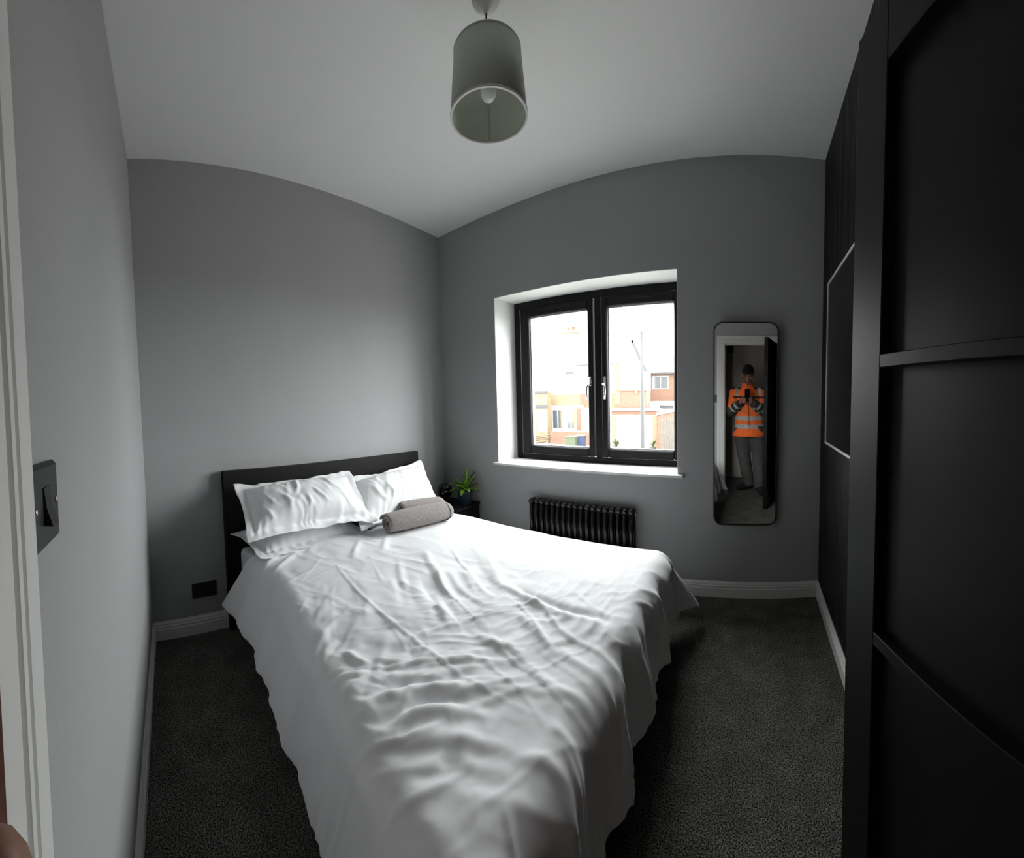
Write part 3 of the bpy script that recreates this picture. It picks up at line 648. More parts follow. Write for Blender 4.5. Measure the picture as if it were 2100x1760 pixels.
# ---- pillows
def pillow(name, corners, thick, label, seed, flange=0.05, folds=(), up=1.0):
    """corners TL, TR, BR, BL in the bed frame; u runs left to right, v top to bottom"""
    TL, TR, BR, BL = [np.array(c, float) for c in corners]
    nu, nv = 110, 78
    u = np.linspace(0, 1, nu); v = np.linspace(0, 1, nv); U, V = np.meshgrid(u, v, indexing='ij')
    mid = (TL[None, None] * ((1 - U) * (1 - V))[..., None] + TR * (U * (1 - V))[..., None] + BR * (U * V)[..., None] + BL * ((1 - U) * V)[..., None])
    n = np.cross(TR - TL, BL - TL); n /= np.linalg.norm(n); n = n if (n[0] + n[2]) > 0 else -n
    Wd, Hd = np.linalg.norm(TR - TL), np.linalg.norm(BL - TL)
    fu, fv = flange / Wd, flange / Hd
    a = np.clip((U - fu) / (1 - 2 * fu), 0, 1) * 2 - 1; b = np.clip((V - fv) / (1 - 2 * fv), 0, 1) * 2 - 1
    body = np.clip(1 - np.abs(a) ** 2.6, 0, 1) ** 0.62 * np.clip(1 - np.abs(b) ** 2.4, 0, 1) ** 0.60
    su, sv = U * Wd, V * Hd
    edge = np.clip(np.minimum(np.minimum(U / fu, (1 - U) / fu), np.minimum(V / fv, (1 - V) / fv)), 0, 1)
    fl = (1 - edge)
    # outline: pinched sides, wavy border
    pin = 0.028 * (1 - a ** 2) * np.sign(b) * (np.abs(b) ** 3); pinx = 0.020 * (1 - b ** 2) * np.sign(a) * np.abs(a) ** 3
    dv = (BL - TL) / Hd; du = (TR - TL) / Wd
    wr = (0.012 * vnoise(su * 6 + seed, sv * 6, seed) + 0.009 * ridge(su * 13 + sv * 5, sv * 4 - su * 2 + seed, seed + 1) + 0.005 * ridge(su * 24 - sv * 9, sv * 9, seed + 2) + 0.002 * vnoise(su * 50, sv * 50, seed + 3)) * body ** 0.6
    gather = 0.0048 * (np.sin(su * 95 + 16 * vnoise(su * 7, sv * 3, seed + 4)) + vnoise(su * 40, sv * 6, seed + 8)) * np.clip((V - 0.72) / 0.2, 0, 1) * edge * (1 - fl)
    for (pts, h, wd) in folds: wr = wr + h * seg_profile(su, sv, [(p[0] * Wd, p[1] * Hd) for p in pts], wd) * body ** 0.5
    wave = fl * (0.020 * vnoise(su * 9 + seed, sv * 9 + 3, seed + 5) + 0.010 * vnoise(su * 24, sv * 24, seed + 6))
    def side(sg):
        off = sg * body * thick * (0.62 if sg > 0 else 0.38) + (wr + gather if sg > 0 else 0) + wave + sg * 0.0015
        return mid + n * off[..., None] - dv * pin[..., None] - du * pinx[..., None]
    A, B = side(1), side(-1)
    m = MB(); m.grid(A); nA = nu * nv; m.grid(B[:, ::-1])
    # stitch the border
    def ia(i, j): return i * nv + j
    def ib(i, j): return nA + i * nv + (nv - 1 - j)
    bord = [(i, 0) for i in range(nu)] + [(nu - 1, j) for j in range(1, nv)] + [(i, nv - 1) for i in range(nu - 2, -1, -1)] + [(0, j) for j in range(nv - 2, 0, -1)]
    for k in range(len(bord)):
        p, q = bord[k], bord[(k + 1) % len(bord)]; m.f.append((ia(*p), ia(*q), ib(*q), ib(*p))); m.mi.append(0); m.sm.append(True)
    o = place(m.build(name, M['cotton'], fix=True), ML)
    return tag(o, label, 'pillow', 'white pillows on the bed')
def bl(px, py, off): return bed(at_l(px, py, off))
# lower pair lies flat, upper pair leans on the headboard
pillow('pillow', [(0.10, 0.715, 0.60), (0.10, 1.46, 0.60), (0.50, 1.43, 0.555), (0.48, 0.735, 0.565)], 0.115, 'lower white pillow nearest the doorway, mostly under the leaning pillow', 31)
pillow('pillow', [(0.10, 1.53, 0.57), (0.10, 2.20, 0.56), (0.45, 2.18, 0.53), (0.47, 1.50, 0.54)], 0.095, 'lower white pillow by the window side, under the leaning pillow and towels', 37)
TLp, TRp, BRp, BLp = bl(478, 994, .13), bl(716, 966, .14), bl(776, 1066, .52), bl(508, 1112, .50)
pillow('pillow', [TLp, TRp, BRp, BLp], 0.17, 'large white pillow leaning on the headboard at its doorway end', 41, folds=(
    [((.36, .10), (.42, .25), (.40, .45), (.36, .60)), .018, .014], [((.22, .25), (.30, .20), (.38, .12)), .012, .016], [((.50, .45), (.55, .62), (.62, .78)), .010, .012],
    [((.60, .20), (.68, .45), (.80, .70)), .009, .014], [((.25, .45), (.32, .65), (.30, .85)), .009, .014], [((.44, .55), (.46, .72), (.43, .88)), .009, .010], [((.70, .55), (.78, .72), (.82, .88)), .010, .012], [((.12, .62), (.18, .80), (.14, .93)), .010, .013]))
TLq, TRq, BRq, BLq = bl(703, 982, .17), bl(864, 944, .13), bl(908, 1040, .42), bl(742, 1088, .53)
pillow('pillow', [TLq, TRq, BRq, BLq], 0.17, 'large white pillow leaning on the headboard at its window end', 47, folds=(
    [((.30, .45), (.36, .65), (.34, .85)), .012, .014], [((.55, .55), (.60, .72), (.58, .90)), .010, .012], [((.16, .35), (.22, .60), (.30, .80)), .012, .016], [((.75, .40), (.82, .62), (.86, .85)), .009, .014], [((.46, .62), (.47, .76), (.44, .92)), .009, .010]))

# ---- rolled towels
def towel(name, p0, p1, R_, label, seed):
    """rolled towel from p0 to p1 (bed frame), spiral end at p0"""
    p0 = Vector(p0); p1 = Vector(p1); ax = (p1 - p0); L_ = ax.length; ax.normalize()
    upv = Vector((0, 0, 1)); sd = ax.cross(upv).normalized(); upv = sd.cross(ax)
    root = thing(name, label, 'towel', mw=ML)
    turns = 2.6; nth = 150; nl = 26; th = 0.0105
    V = np.zeros((nth, nl, 3)); 
    for i in range(nth):
        t = i / (nth - 1); a = 2 * PI * turns * t - 0.9
        rad = R_ * (0.20 + 0.80 * t)
        for j in range(nl):
            l = j / (nl - 1)
            rr = rad * (1 + 0.05 * (vnoise(np.array(a * .9), np.array(l * 4.0), seed)) * t) * (0.90 + 0.16 * math.sin(PI * min(1, max(0, l))) ** 0.5)
            skew = 0.02 * (1 - t) * (1 - l)
            q = p0 + ax * (l * L_ + skew + 0.006 * float(vnoise(np.array(a), np.array(l * 2), seed + 1))) + (sd * math.cos(a) * 1.12 + upv * math.sin(a) * 0.88) * float(rr)
            V[i, j] = q
    o = MB().grid(V).build('roll', M['towel'], root)
    s = o.modifiers.new('pile', 'SOLIDIFY'); s.thickness = th; s.offset = 0
    # rounded far end: folded cloth closing the roll
    pr = [(R_ * 0.99, 0), (R_ * 0.96, 0.012), (R_ * 0.84, 0.030), (R_ * 0.60, 0.044), (R_ * 0.3, 0.050), (0.0005, 0.052)]
    mat4 = Matrix(((sd.x * 1.12, upv.x * .88, ax.x, 0), (sd.y * 1.12, upv.y * .88, ax.y, 0), (sd.z, upv.z * .88, ax.z, 0), (0, 0, 0, 1))); e = p1 - ax * 0.02
    for k in range(3): mat4[k][3] = e[k]
    MB().lathe(pr, 32, mat4=mat4, cap=(False, False)).build('folded_end', M['towel'], root, fix=True)
    return root
def bz(px, py, z): return bed(at_z(px, py, z))
a, b_ = bz(790, 1080, .604), bz(916, 1053, .594)
towel('rolled_towel', (a[0], a[1], .617), (b_[0], b_[1], .613), 0.065, 'grey rolled towel in front, open spiral end facing the doorway', 61)
a2, b2 = bz(822, 1050, .615), bz(905, 1038, .60)
towel('rolled_towel', (a2[0] - .03, a2[1] + .02, .622), (b2[0] - 0.03, b2[1] + .02, .612), 0.050, 'grey rolled towel tucked behind the front one against the pillow', 67)

# ------------------------------------------------------------------ bedside table with globe lamp and fern
NZ = 0.452
ns = thing('bedside_table', 'black bedside table in the corner between bed and window wall', 'bedside table', mw=ML)
n0, n1, ne = 2.355, 2.690, 0.430
MB().box((0.02, n0, NZ - 0.022), (ne, n1, NZ), bev=0.002).build('top', M['bedwood'], ns)
MB().box((0.02, n0 + 0.004, 0.03), (ne - 0.02, n0 + 0.022, NZ - 0.022)).build('side_panel', M['bedwood'], ns)
MB().box((0.02, n1 - 0.022, 0.03), (ne - 0.02, n1 - 0.004, NZ - 0.022)).build('side_panel', M['bedwood'], ns)
MB().box((0.02, n0 + 0.022, 0.05), (0.03, n1 - 0.022, NZ - 0.022)).build('back_panel', M['bedwood'], ns)
MB().box((0.03, n0 + 0.022, 0.05), (ne - 0.03, n1 - 0.022, 0.066)).build('bottom_panel', M['bedwood'], ns)
for zz in (0.07, 0.25):
    dr = MB().box((ne - 0.022, n0 + 0.006, zz), (ne - 0.004, n1 - 0.006, zz + 0.172), bev=0.002).build('drawer', M['bedwood'], ns)
    MB().lathe([(0.006, 0), (0.006, 0.012), (0.012, 0.016), (0.012, 0.022), (0.0005, 0.024)], 16, mat4=Matrix.Translation((ne - 0.004, (n0 + n1) / 2, zz + 0.09)) @ Matrix.Rotation(PI / 2, 4, 'Y')).build('knob', M['black_satin'], dr)
for s_ in (n0 + 0.006, n1 - 0.036):
    for e_ in (0.03, ne - 0.05): MB().box((e_, s_, 0), (e_ + 0.03, s_ + 0.03, 0.05)).build('foot', M['bedwood'], ns)
# globe lamp
g = bz(908, 1018, NZ + 0.0)
gl = thing('globe_lamp', 'glossy black globe lamp on the bedside table beside the fern', 'lamp', mw=ML @ Matrix.Translation((0.16, 2.555, NZ)))
MB().lathe([(0.05, 0), (0.05, 0.008), (0.045, 0.012), (0.012, 0.016), (0.012, 0.05)], 28).build('base', M['globe'], gl, fix=True)
GR = 0.066
MB().lathe([(max(0.0006, GR * math.sin(PI * k / 22)), 0.030 + GR - GR * math.cos(PI * k / 22)) for k in range(23)], 36).build('globe', M['globe'], gl, fix=True)
M['brass'] = mat('brass', (0.6, 0.42, 0.2), 0.3, metal=1)
MB().lathe([(0.008, 0), (0.008, 0.01), (0.005, 0.016), (0.0005, 0.018)], 14, mat4=Matrix.Translation((0.03, -0.058, 0.085)) @ Matrix.Rotation(PI / 2, 4, 'X')).build('knob', M['brass'], gl, fix=True)
# fern in a blue pot
pc = bz(955, 1031, NZ)
fern = thing('potted_fern', 'bright green fern in a dark blue pot on the bedside table', 'potted plant', mw=ML @ Matrix.Translation((0.352, 2.585, NZ)))
pot = MB(); pp = [(0.047, 0), (0.052, 0.004), (0.063, 0.105), (0.0645, 0.112), (0.0605, 0.112), (0.056, 0.095)]
pot.lathe(pp, 36, cap=(True, False)).build('pot', M['pot'], fern, fix=True)
MB().lathe([(0.0575, 0.098), (0.03, 0.103), (0.0006, 0.104)], 28, cap=(False, False)).build('soil', M['soil'], fern, fix=True)
def frond(az, lean, ln, curl, seed):
    """strap-like frond with toothed, ruffled edges rising from the crown"""
    m = MB(); n_ = 15; rr = random.Random(seed); pts = []; p = Vector((0, 0, 0)); th = lean
    for k in range(n_ + 1):
        pts.append(p.copy()); th += curl / n_; p = p + Vector((math.sin(th) * math.cos(az), math.sin(th) * math.sin(az), math.cos(th))) * (ln / n_)
    sd = Vector((-math.sin(az), math.cos(az), 0)); v = []; f = []
    for k, q in enumerate(pts):
        t = k / n_; wd = (0.004 + 0.020 * math.sin(PI * min(1, t * 0.92 + 0.06)) ** 0.8) * (1.0 if k % 2 else 0.62)
        nrm = (pts[min(k + 1, n_)] - pts[max(k - 1, 0)]).normalized().cross(sd)
        ru = 0.006 * (1 if k % 2 else -1)
        v += [tuple(q - sd * wd + nrm * (0.3 * wd + ru)), tuple(q), tuple(q + sd * wd + nrm * (0.3 * wd - ru))]
    for k in range(n_): f += [(3 * k, 3 * k + 1, 3 * k + 4, 3 * k + 3), (3 * k + 1, 3 * k + 2, 3 * k + 5, 3 * k + 4)]
    m.add(v, f, 0, True)
    o = m.build('frond', M['leaf'], fern); o.location = (0.012 * math.cos(az), 0.012 * math.sin(az), 0.102)
    s = o.modifiers.new('leaf', 'SOLIDIFY'); s.thickness = 0.0012
    return o
FR = [(0.3, .05, .21, .12), (2.0, .10, .17, .25), (4.0, .25, .15, .5), (5.4, .35, .17, .7), (-1.9, .75, .15, 1.25), (-1.4, .55, .15, .9), (-.7, .8, .13, 1.1), (0.1, .7, .12, 1.3), (.8, .6, .13, .9), (1.5, .55, .15, .7),
      (2.6, .6, .13, 1.0), (3.3, .5, .12, .8), (-2.4, .6, .15, .9), (-1.2, .95, .13, 1.2), (-.2, .35, .17, .5), (1.1, .3, .18, .4), (-1.65, .3, .16, .8), (.5, 1.0, .11, 1.2)]
for k, (az, ln_, le, cu) in enumerate(FR): frond(az, ln_, le, cu, k)

# ================================================================== THE MAN IN THE DOORWAY (seen in the tall mirror), holding the phone
def ell(mb, c, r, rot=None, n=(18, 12), mi=0):
    v = []; f = []; nu, nv = n
    for j in range(1, nv):
        t = PI * j / nv
        for i in range(nu):
            a = 2 * PI * i / nu; p = Vector((r[0] * math.sin(t) * math.cos(a), r[1] * math.sin(t) * math.sin(a), r[2] * math.cos(t)))
            if rot is not None: p = rot @ p
            v.append(tuple(Vector(c) + p))
    for j in range(nv - 2):
        for i in range(nu):
            i2 = (i + 1) % nu; f.append((j * nu + i, (j + 1) * nu + i, (j + 1) * nu + i2, j * nu + i2))
    top = Vector((0, 0, r[2])); bot = Vector((0, 0, -r[2]))
    if rot is not None: top, bot = rot @ top, rot @ bot
    v.append(tuple(Vector(c) + top)); v.append(tuple(Vector(c) + bot)); a, b_ = len(v) - 2, len(v) - 1
    for i in range(nu):
        i2 = (i + 1) % nu; f.append((a, i, i2)); f.append((b_, (nv - 2) * nu + i2, (nv - 2) * nu + i))
    return mb.add(v, f, mi, True)
def loft(mb, rings, n=24, mi=0):
    """rings of (centre, rx, ry) stacked upwards, closed at both ends"""
    v = []; f = []
    for (c, rx, ry) in rings:
        for k in range(n):
            a = 2 * PI * k / n; v.append((c[0] + rx * math.cos(a), c[1] + ry * math.sin(a), c[2]))
    m = len(rings)
    for i in range(m - 1):
        for k in range(n):
            k2 = (k + 1) % n; f.append((i * n + k, i * n + k2, (i + 1) * n + k2, (i + 1) * n + k))
    f.append(tuple(reversed(range(n)))); f.append(tuple((m - 1) * n + k for k in range(n)))
    return mb.add(v, f, mi, True)
def fuse(mb, name, mats, parent, voxel, smooth=6, assign=None, fac=0.5):
    """melt overlapping closed shapes into one continuous skin"""
    tmp = mb.build(name + '_tmp', mats)
    rm_ = tmp.modifiers.new('r', 'REMESH'); rm_.mode = 'VOXEL'; rm_.voxel_size = voxel
    sm_ = tmp.modifiers.new('s', 'SMOOTH'); sm_.iterations = smooth; sm_.factor = fac
    dg = bpy.context.evaluated_depsgraph_get(); me = bpy.data.meshes.new_from_object(tmp.evaluated_get(dg))
    bpy.data.objects.remove(tmp)
    me.materials.clear()
    for m in mats: me.materials.append(m)
    n_ = len(me.polygons)
    me.polygons.foreach_set('use_smooth', [True] * n_)
    if assign is not None:
        c = np.zeros(n_ * 3); me.polygons.foreach_get('center', c); me.polygons.foreach_set('material_index', assign(c.reshape(-1, 3)).astype(int))
    me.name = name; o = bpy.data.objects.new(name, me); COL.objects.link(o)
    if parent is not None: o.parent = parent
    return o
M['skin'] = mat('skin', (0.30, 0.155, 0.105), 0.55, var=0.12, vscale=30)
M['orange'] = mat('hi_vis_orange', (0.95, 0.155, 0.022), 0.75, var=0.05, vscale=20)
M['silver'] = mat('reflective_tape', (0.42, 0.40, 0.38), 0.45)
M['charcoal'] = mat('charcoal_cloth', (0.035, 0.035, 0.037), 0.85)
M['trouser'] = mat('work_trouser', (0.055, 0.054, 0.052), 0.9, var=0.25, vscale=14)
M['beanie'] = mat('beanie_knit', (0.006, 0.006, 0.006), 0.95, bump=(300, 0.6))
M['sock'] = mat('black_sock', (0.008, 0.008, 0.008), 0.95)
man = thing('person', 'man in orange hi-vis jacket, black beanie and dark work trousers photographing from the doorway', 'person', (0.04, -0.2, 0))
man_off = Vector((-0.04, 0.2, 0))
SHL, SHR = Vector((-0.158, -0.275, 1.295)), Vector((0.190, -0.275, 1.295))
ELL, ELR = Vector((-0.205, -0.205, 1.035)), Vector((0.240, -0.205, 1.035))
WRL, WRR = Vector((-0.085, -0.105, 1.160)), Vector((0.085, -0.105, 1.155))
HPL, HPR = Vector((-0.060, -0.285, 0.80)), Vector((0.130, -0.285, 0.80))
KNL, KNR = Vector((-0.035, -0.245, 0.43)), Vector((0.160, -0.185, 0.43))
ANL, ANR = Vector((0.030, -0.215, 0.085)), Vector((0.165, -0.035, 0.085))
TOL, TOR = Vector((-0.120, -0.135, 0.028)), Vector((0.185, 0.145, 0.028))
b = MB()
HC = Vector((0.012, -0.215, 1.505)); HT = Matrix.Rotation(0.22, 3, 'X')
hp = lambda x, y, z: HC + HT @ Vector((x, y, z))
HT = Matrix.Rotation(-0.22, 3, 'X')
ell(b, hp(0, -0.012, 0.035), (0.074, 0.092, 0.088), HT, (28, 18)); ell(b, hp(0, 0.022, -0.035), (0.058, 0.066, 0.078), HT, (28, 18))
ell(b, hp(0, 0.050, -0.092), (0.034, 0.030, 0.022), HT); ell(b, hp(0, 0.078, 0.018), (0.052, 0.018, 0.012), HT)       # chin, brow
for sx in (-1, 1):
    ell(b, hp(sx * 0.036, 0.062, -0.022), (0.024, 0.022, 0.018), HT); ell(b, hp(sx * 0.077, -0.006, -0.010), (0.010, 0.020, 0.032), HT)   # cheek, ear
b.tube([hp(0, 0.082, 0.012), hp(0, 0.096, -0.010), hp(0, 0.106, -0.032), hp(0, 0.088, -0.040)], [0.008, 0.010, 0.0135, 0.009], 12)       # nose
ell(b, hp(0, 0.082, -0.062), (0.026, 0.012, 0.008), HT)                                                             # lips
b.tube([hp(0, -0.02, -0.04), (0.008, -0.262, 1.39), (0.010, -0.275, 1.30)], [0.058, 0.056, 0.075], 16)
loft(b, [((0.035, -0.285, 0.76), .150, .095), ((0.035, -0.285, 0.86), .150, .100), ((0.032, -0.285, 0.98), .135, .092), ((0.025, -0.285, 1.12), .160, .105), ((0.014, -0.285, 1.24), .170, .105), ((0.012, -0.285, 1.32), .120, .080)])
for S_, E_, W_ in ((SHL, ELL, WRL), (SHR, ELR, WRR)):
    b.tube([S_, S_.lerp(E_, .5), E_, E_.lerp(W_, .35), W_], [0.052, 0.048, 0.038, 0.040, 0.027], 14); ell(b, S_, (0.055,) * 3); ell(b, E_, (0.039,) * 3)
for H_, K_, A_, T_ in ((HPL, KNL, ANL, TOL), (HPR, KNR, ANR, TOR)):
    b.tube([H_ + Vector((0, 0, .02)), H_.lerp(K_, .5), K_, K_.lerp(A_, .35), A_], [0.088, 0.076, 0.054, 0.056, 0.038], 16)
    b.tube([A_ - (T_ - A_) * 0.25 - Vector((0, 0, 0.045)), A_ - Vector((0, 0, 0.042)), A_.lerp(T_, .6) - Vector((0, 0, 0.012)), T_], [0.036, 0.042, 0.040, 0.024], 12)
# hands: palm, four bent fingers and a thumb closing on the phone
for sg, W_ in ((-1, WRL), (1, WRR)):
    pal = Vector((sg * 0.058, -0.066, 1.192))
    b.tube([W_, W_.lerp(pal, .5), pal], [0.026, 0.025, 0.022], 12)
    ell(b, pal, (0.014, 0.030, 0.040))
    for k in range(4):
        zk = 1.158 + 0.0215 * k + (0 if sg < 0 else -0.009)
        ln = (0.80, 0.95, 1.0, 0.92)[k]
        kn = Vector((sg * 0.055, -0.046, zk)); m1 = Vector((sg * 0.0535, -0.021, zk + .002)); m2 = Vector((sg * (0.053 - 0.022 * ln), -0.0115, zk + .004)); tp = Vector((sg * (0.053 - 0.038 * ln), -0.0115, zk + .005))
        if sg < 0 and k == 3:
            m1 = Vector((-0.0550, -0.030, zk + 0.006)); m2 = Vector((-0.0505, -0.0260, zk + 0.015)); tp = Vector((-0.0465, -0.0245, zk + 0.0215))
        b.tube([pal + Vector((0, 0.004, zk - 1.19)), kn, m1, m2, tp], [0.011, 0.0098, 0.0088, 0.0082, 0.0066], 10); ell(b, tp, (0.0066,) * 3, None, (10, 8))
    b.tube([pal + Vector((0, -0.012, 0.0)), Vector((sg * 0.052, -0.068, 1.218)), Vector((sg * 0.038, -0.052, 1.236)), Vector((sg * 0.016, -0.046, 1.246))], [0.014, 0.013, 0.0105, 0.0085], 10)
bodyo = fuse(b, 'body', [M['skin']], man, 0.0052, 4)
# jacket
j = MB()
loft(j, [((0.034, -0.280, 0.705), .222, .158), ((0.034, -0.280, 0.74), .222, .160), ((0.033, -0.285, 0.86), .192, .128), ((0.030, -0.285, 0.98), .186, .124), ((0.025, -0.285, 1.12), .196, .130), ((0.016, -0.285, 1.24), .194, .124), ((0.012, -0.280, 1.315), .155, .096), ((0.010, -0.272, 1.355), .092, .082), ((0.010, -0.262, 1.405), .076, .074)], 32)
for S_, E_, W_ in ((SHL, ELL, WRL), (SHR, ELR, WRR)):
    j.tube([S_, S_.lerp(E_, .5), E_, E_.lerp(W_, .4), E_.lerp(W_, .95)], [0.074, 0.068, 0.064, 0.060, 0.044], 18); ell(j, S_ - Vector((0, 0, .008)), (0.074,) * 3); ell(j, E_, (0.066,) * 3)
def dist_seg(c, a, b_):
    a = np.array(a); d = np.array(b_) - a; t = np.clip(((c - a) @ d) / (d @ d), 0, 1); return np.linalg.norm(c - a - t[:, None] * d, axis=1), t
def jacket_cols(c):
    out = np.zeros(len(c)); x, y, z = c.T
    d1, t1 = dist_seg(c, ELL, WRL); d2, t2 = dist_seg(c, ELR, WRR); u1, v1 = dist_seg(c, SHL, ELL); u2, v2 = dist_seg(c, SHR, ELR)
    torso = (np.abs(x - 0.03) < 0.215) & (np.minimum(d1, d2) > 0.075)
    out[torso & (z > 0.925) & (z < 0.978)] = 1; out[torso & (z > 0.815) & (z < 0.865)] = 1
    out[torso & (z > 1.205) & (z < 1.238)] = 2
    out[(z > 1.325) & (np.abs(x - .01) > 0.085)] = 2
    out[(z > 1.24) & (z <= 1.345) & (np.abs(np.abs(x - .012) - 0.150) < 0.020)] = 1
    for dd, tt, uu in ((d1, t1, u1), (d2, t2, u2)):
        arm = (dd < 0.082) & (dd < uu + 0.004) & ((y > -0.225) | (np.abs(x) > 0.2))
        out[arm] = 2
        out[arm & (np.abs(tt - 0.30) < 0.075)] = 1; out[arm & (np.abs(tt - 0.66) < 0.07)] = 1
    return out
jk = fuse(j, 'jacket', [M['orange'], M['silver'], M['charcoal']], man, 0.0048, 7, jacket_cols); jk['label'] = 'orange hi-vis jacket with silver bands and charcoal forearms'
tub = [(0.028, -0.1595, 0.72), (0.027, -0.1550, 0.85), (0.025, -0.1600, 0.98), (0.020, -0.1540, 1.12), (0.014, -0.1570, 1.22), (0.011, -0.178, 1.31), (0.010, -0.186, 1.375)]
MB().tube(tub, 0.0045, 8).build('zip', M['charcoal'], man)
# trousers
t = MB()
loft(t, [((0.035, -0.285, 0.70), .150, .112), ((0.035, -0.285, 0.78), .166, .118), ((0.035, -0.285, 0.90), .152, .108)], 28)
for H_, K_, A_, sx in ((HPL, KNL, ANL, -1), (HPR, KNR, ANR, 1)):
    t.tube([H_ + Vector((0, 0, .02)), H_.lerp(K_, .5), K_ + Vector((0, 0.006, 0)), K_.lerp(A_, .4), K_.lerp(A_, .8), A_ - Vector((0, 0, .035))], [0.112, 0.100, 0.086, 0.080, 0.074, 0.076], 20)
    q = H_.lerp(K_, .42); ell(t, q + Vector((sx * 0.085, -0.005, 0)), (0.016, 0.058, 0.085))
    q = H_ + Vector((sx * 0.095, 0.03, -0.03)); ell(t, q, (0.016, 0.04, 0.07))
def wrinkle(o, amp, seed):
    n_ = len(o.data.vertices); co = np.zeros(n_ * 3); o.data.vertices.foreach_get('co', co); co = co.reshape(-1, 3); no = np.zeros(n_ * 3); o.data.vertices.foreach_get('normal', no); no = no.reshape(-1, 3)
    h = amp * ridge(co[:, 2] * 17 + 3 * co[:, 0], co[:, 0] * 8 + co[:, 1] * 8, seed) + 0.6 * amp * vnoise(co[:, 2] * 26, co[:, 0] * 20 + co[:, 1] * 15, seed + 1)
    co += no * h[:, None]; o.data.vertices.foreach_set('co', co.ravel()); o.data.update()
tro = fuse(t, 'trousers', [M['trouser']], man, 0.009, 5); wrinkle(tro, 0.008, 3); wrinkle(jk, 0.005, 8)
# beanie, socks, eyes
bn = MB(); ell(bn, hp(0, -0.014, 0.050), (0.0805, 0.101, 0.098), HT, (32, 20))
rim_ = [hp(0.0785 * math.cos(2 * PI * k / 30), -0.012 + 0.097 * math.sin(2 * PI * k / 30), 0.034 + 0.010 * math.sin(2 * PI * k / 30)) for k in range(31)]
bn.tube(rim_, 0.0125, 10)
bn2 = MB(); bn2.v = bn.v; bn2.f = bn.f; bn2.mi = bn.mi; bn2.sm = bn.sm
bo = fuse(bn2, 'beanie', [M['beanie']], man, 0.006, 3)
import bmesh
bm = bmesh.new(); bm.from_mesh(bo.data)                       # open below the brim so the face shows
cut = hp(0, 0, 0.020); nrm_ = HT @ Vector((0, 0.10, -1))
bmesh.ops.bisect_plane(bm, geom=bm.verts[:] + bm.edges[:] + bm.faces[:], plane_co=cut, plane_no=nrm_, clear_outer=True); bm.to_mesh(bo.data); bm.free()
bo.modifiers.new('knit', 'SOLIDIFY').thickness = 0.005
for A_, T_ in ((ANL, TOL), (ANR, TOR)):
    k = MB(); k.tube([A_ + Vector((0, 0, 0.03)), A_ - Vector((0, 0, .02))], [0.048, 0.048], 16)
    k.tube([A_ - (T_ - A_) * 0.28 - Vector((0, 0, 0.041)), A_ - Vector((0, 0, 0.036)), A_.lerp(T_, .6) - Vector((0, 0, 0.006)), T_ + Vector((0, 0, .004)), T_ + (T_ - A_).normalized() * .02], [0.040, 0.048, 0.046, 0.032, 0.018], 14)
    fuse(k, 'sock', [M['sock']], man, 0.008, 4)
M['eye'] = mat('eye_white', (0.26, 0.22, 0.20), 0.35); M['iris'] = mat('dark_iris', (0.01, 0.008, 0.006), 0.2)
for sx in (-1, 1):
    e = MB(); ell(e, hp(sx * 0.031, 0.0700, 0.001), (0.0115, 0.0115, 0.0058), HT, (16, 10)); eo = e.build('eye', M['eye'], man)
    e = MB(); ell(e, hp(sx * 0.031, 0.0800, 0.000), (0.0048, 0.0034, 0.0046), HT, (12, 8)); e.build('iris', M['iris'], eo)
    MB().tube([hp(sx * 0.014, 0.0905, 0.0165), hp(sx * 0.032, 0.090, 0.0185), hp(sx * 0.049, 0.078, 0.012)], [0.003, 0.0042, 0.0025], 8).build('eyebrow', M['iris'], man)
for o in [k for k in bpy.data.objects if k.parent == man]: o.matrix_parent_inverse = Matrix.Translation(-Vector((0.04, -0.2, 0)))
# phone
ph = thing('phone', 'black phone held up in both hands by the man in orange', 'phone', (0.002, -0.0265, 1.252))
MB().box((-0.036, -0.004, -0.080), (0.036, 0.004, 0.080), bev=0.0035).build('case', M['globe'], ph)
MB().box((-0.033, -0.0046, -0.077), (0.033, -0.0038, 0.077)).build('screen', mat('phone_screen', (0.01, 0.01, 0.012), 0.1), ph)
MB().box((-0.030, 0.0035, 0.044), (-0.006, 0.0056, 0.074), bev=0.002).build('camera_bump', M['globe'], ph)
# dark square box on the landing wall
wb = thing('wall_box', 'small black square sensor box high on the landing wall behind the man', 'wall box', (-0.235, HALLY, 1.895))
MB().box((-0.042, 0.0005, -0.045), (0.042, 0.030, 0.045), bev=0.006).build('housing', M['black_matte'], wb)
MB().lathe([(0.012, 0), (0.012, 0.002), (0.008, 0.005), (0.0005, 0.006)], 16, mat4=Matrix.Translation((0, 0.0295, 0.0)) @ Matrix.Rotation(-PI / 2, 4, 'X')).build('lens', M['globe'], wb)

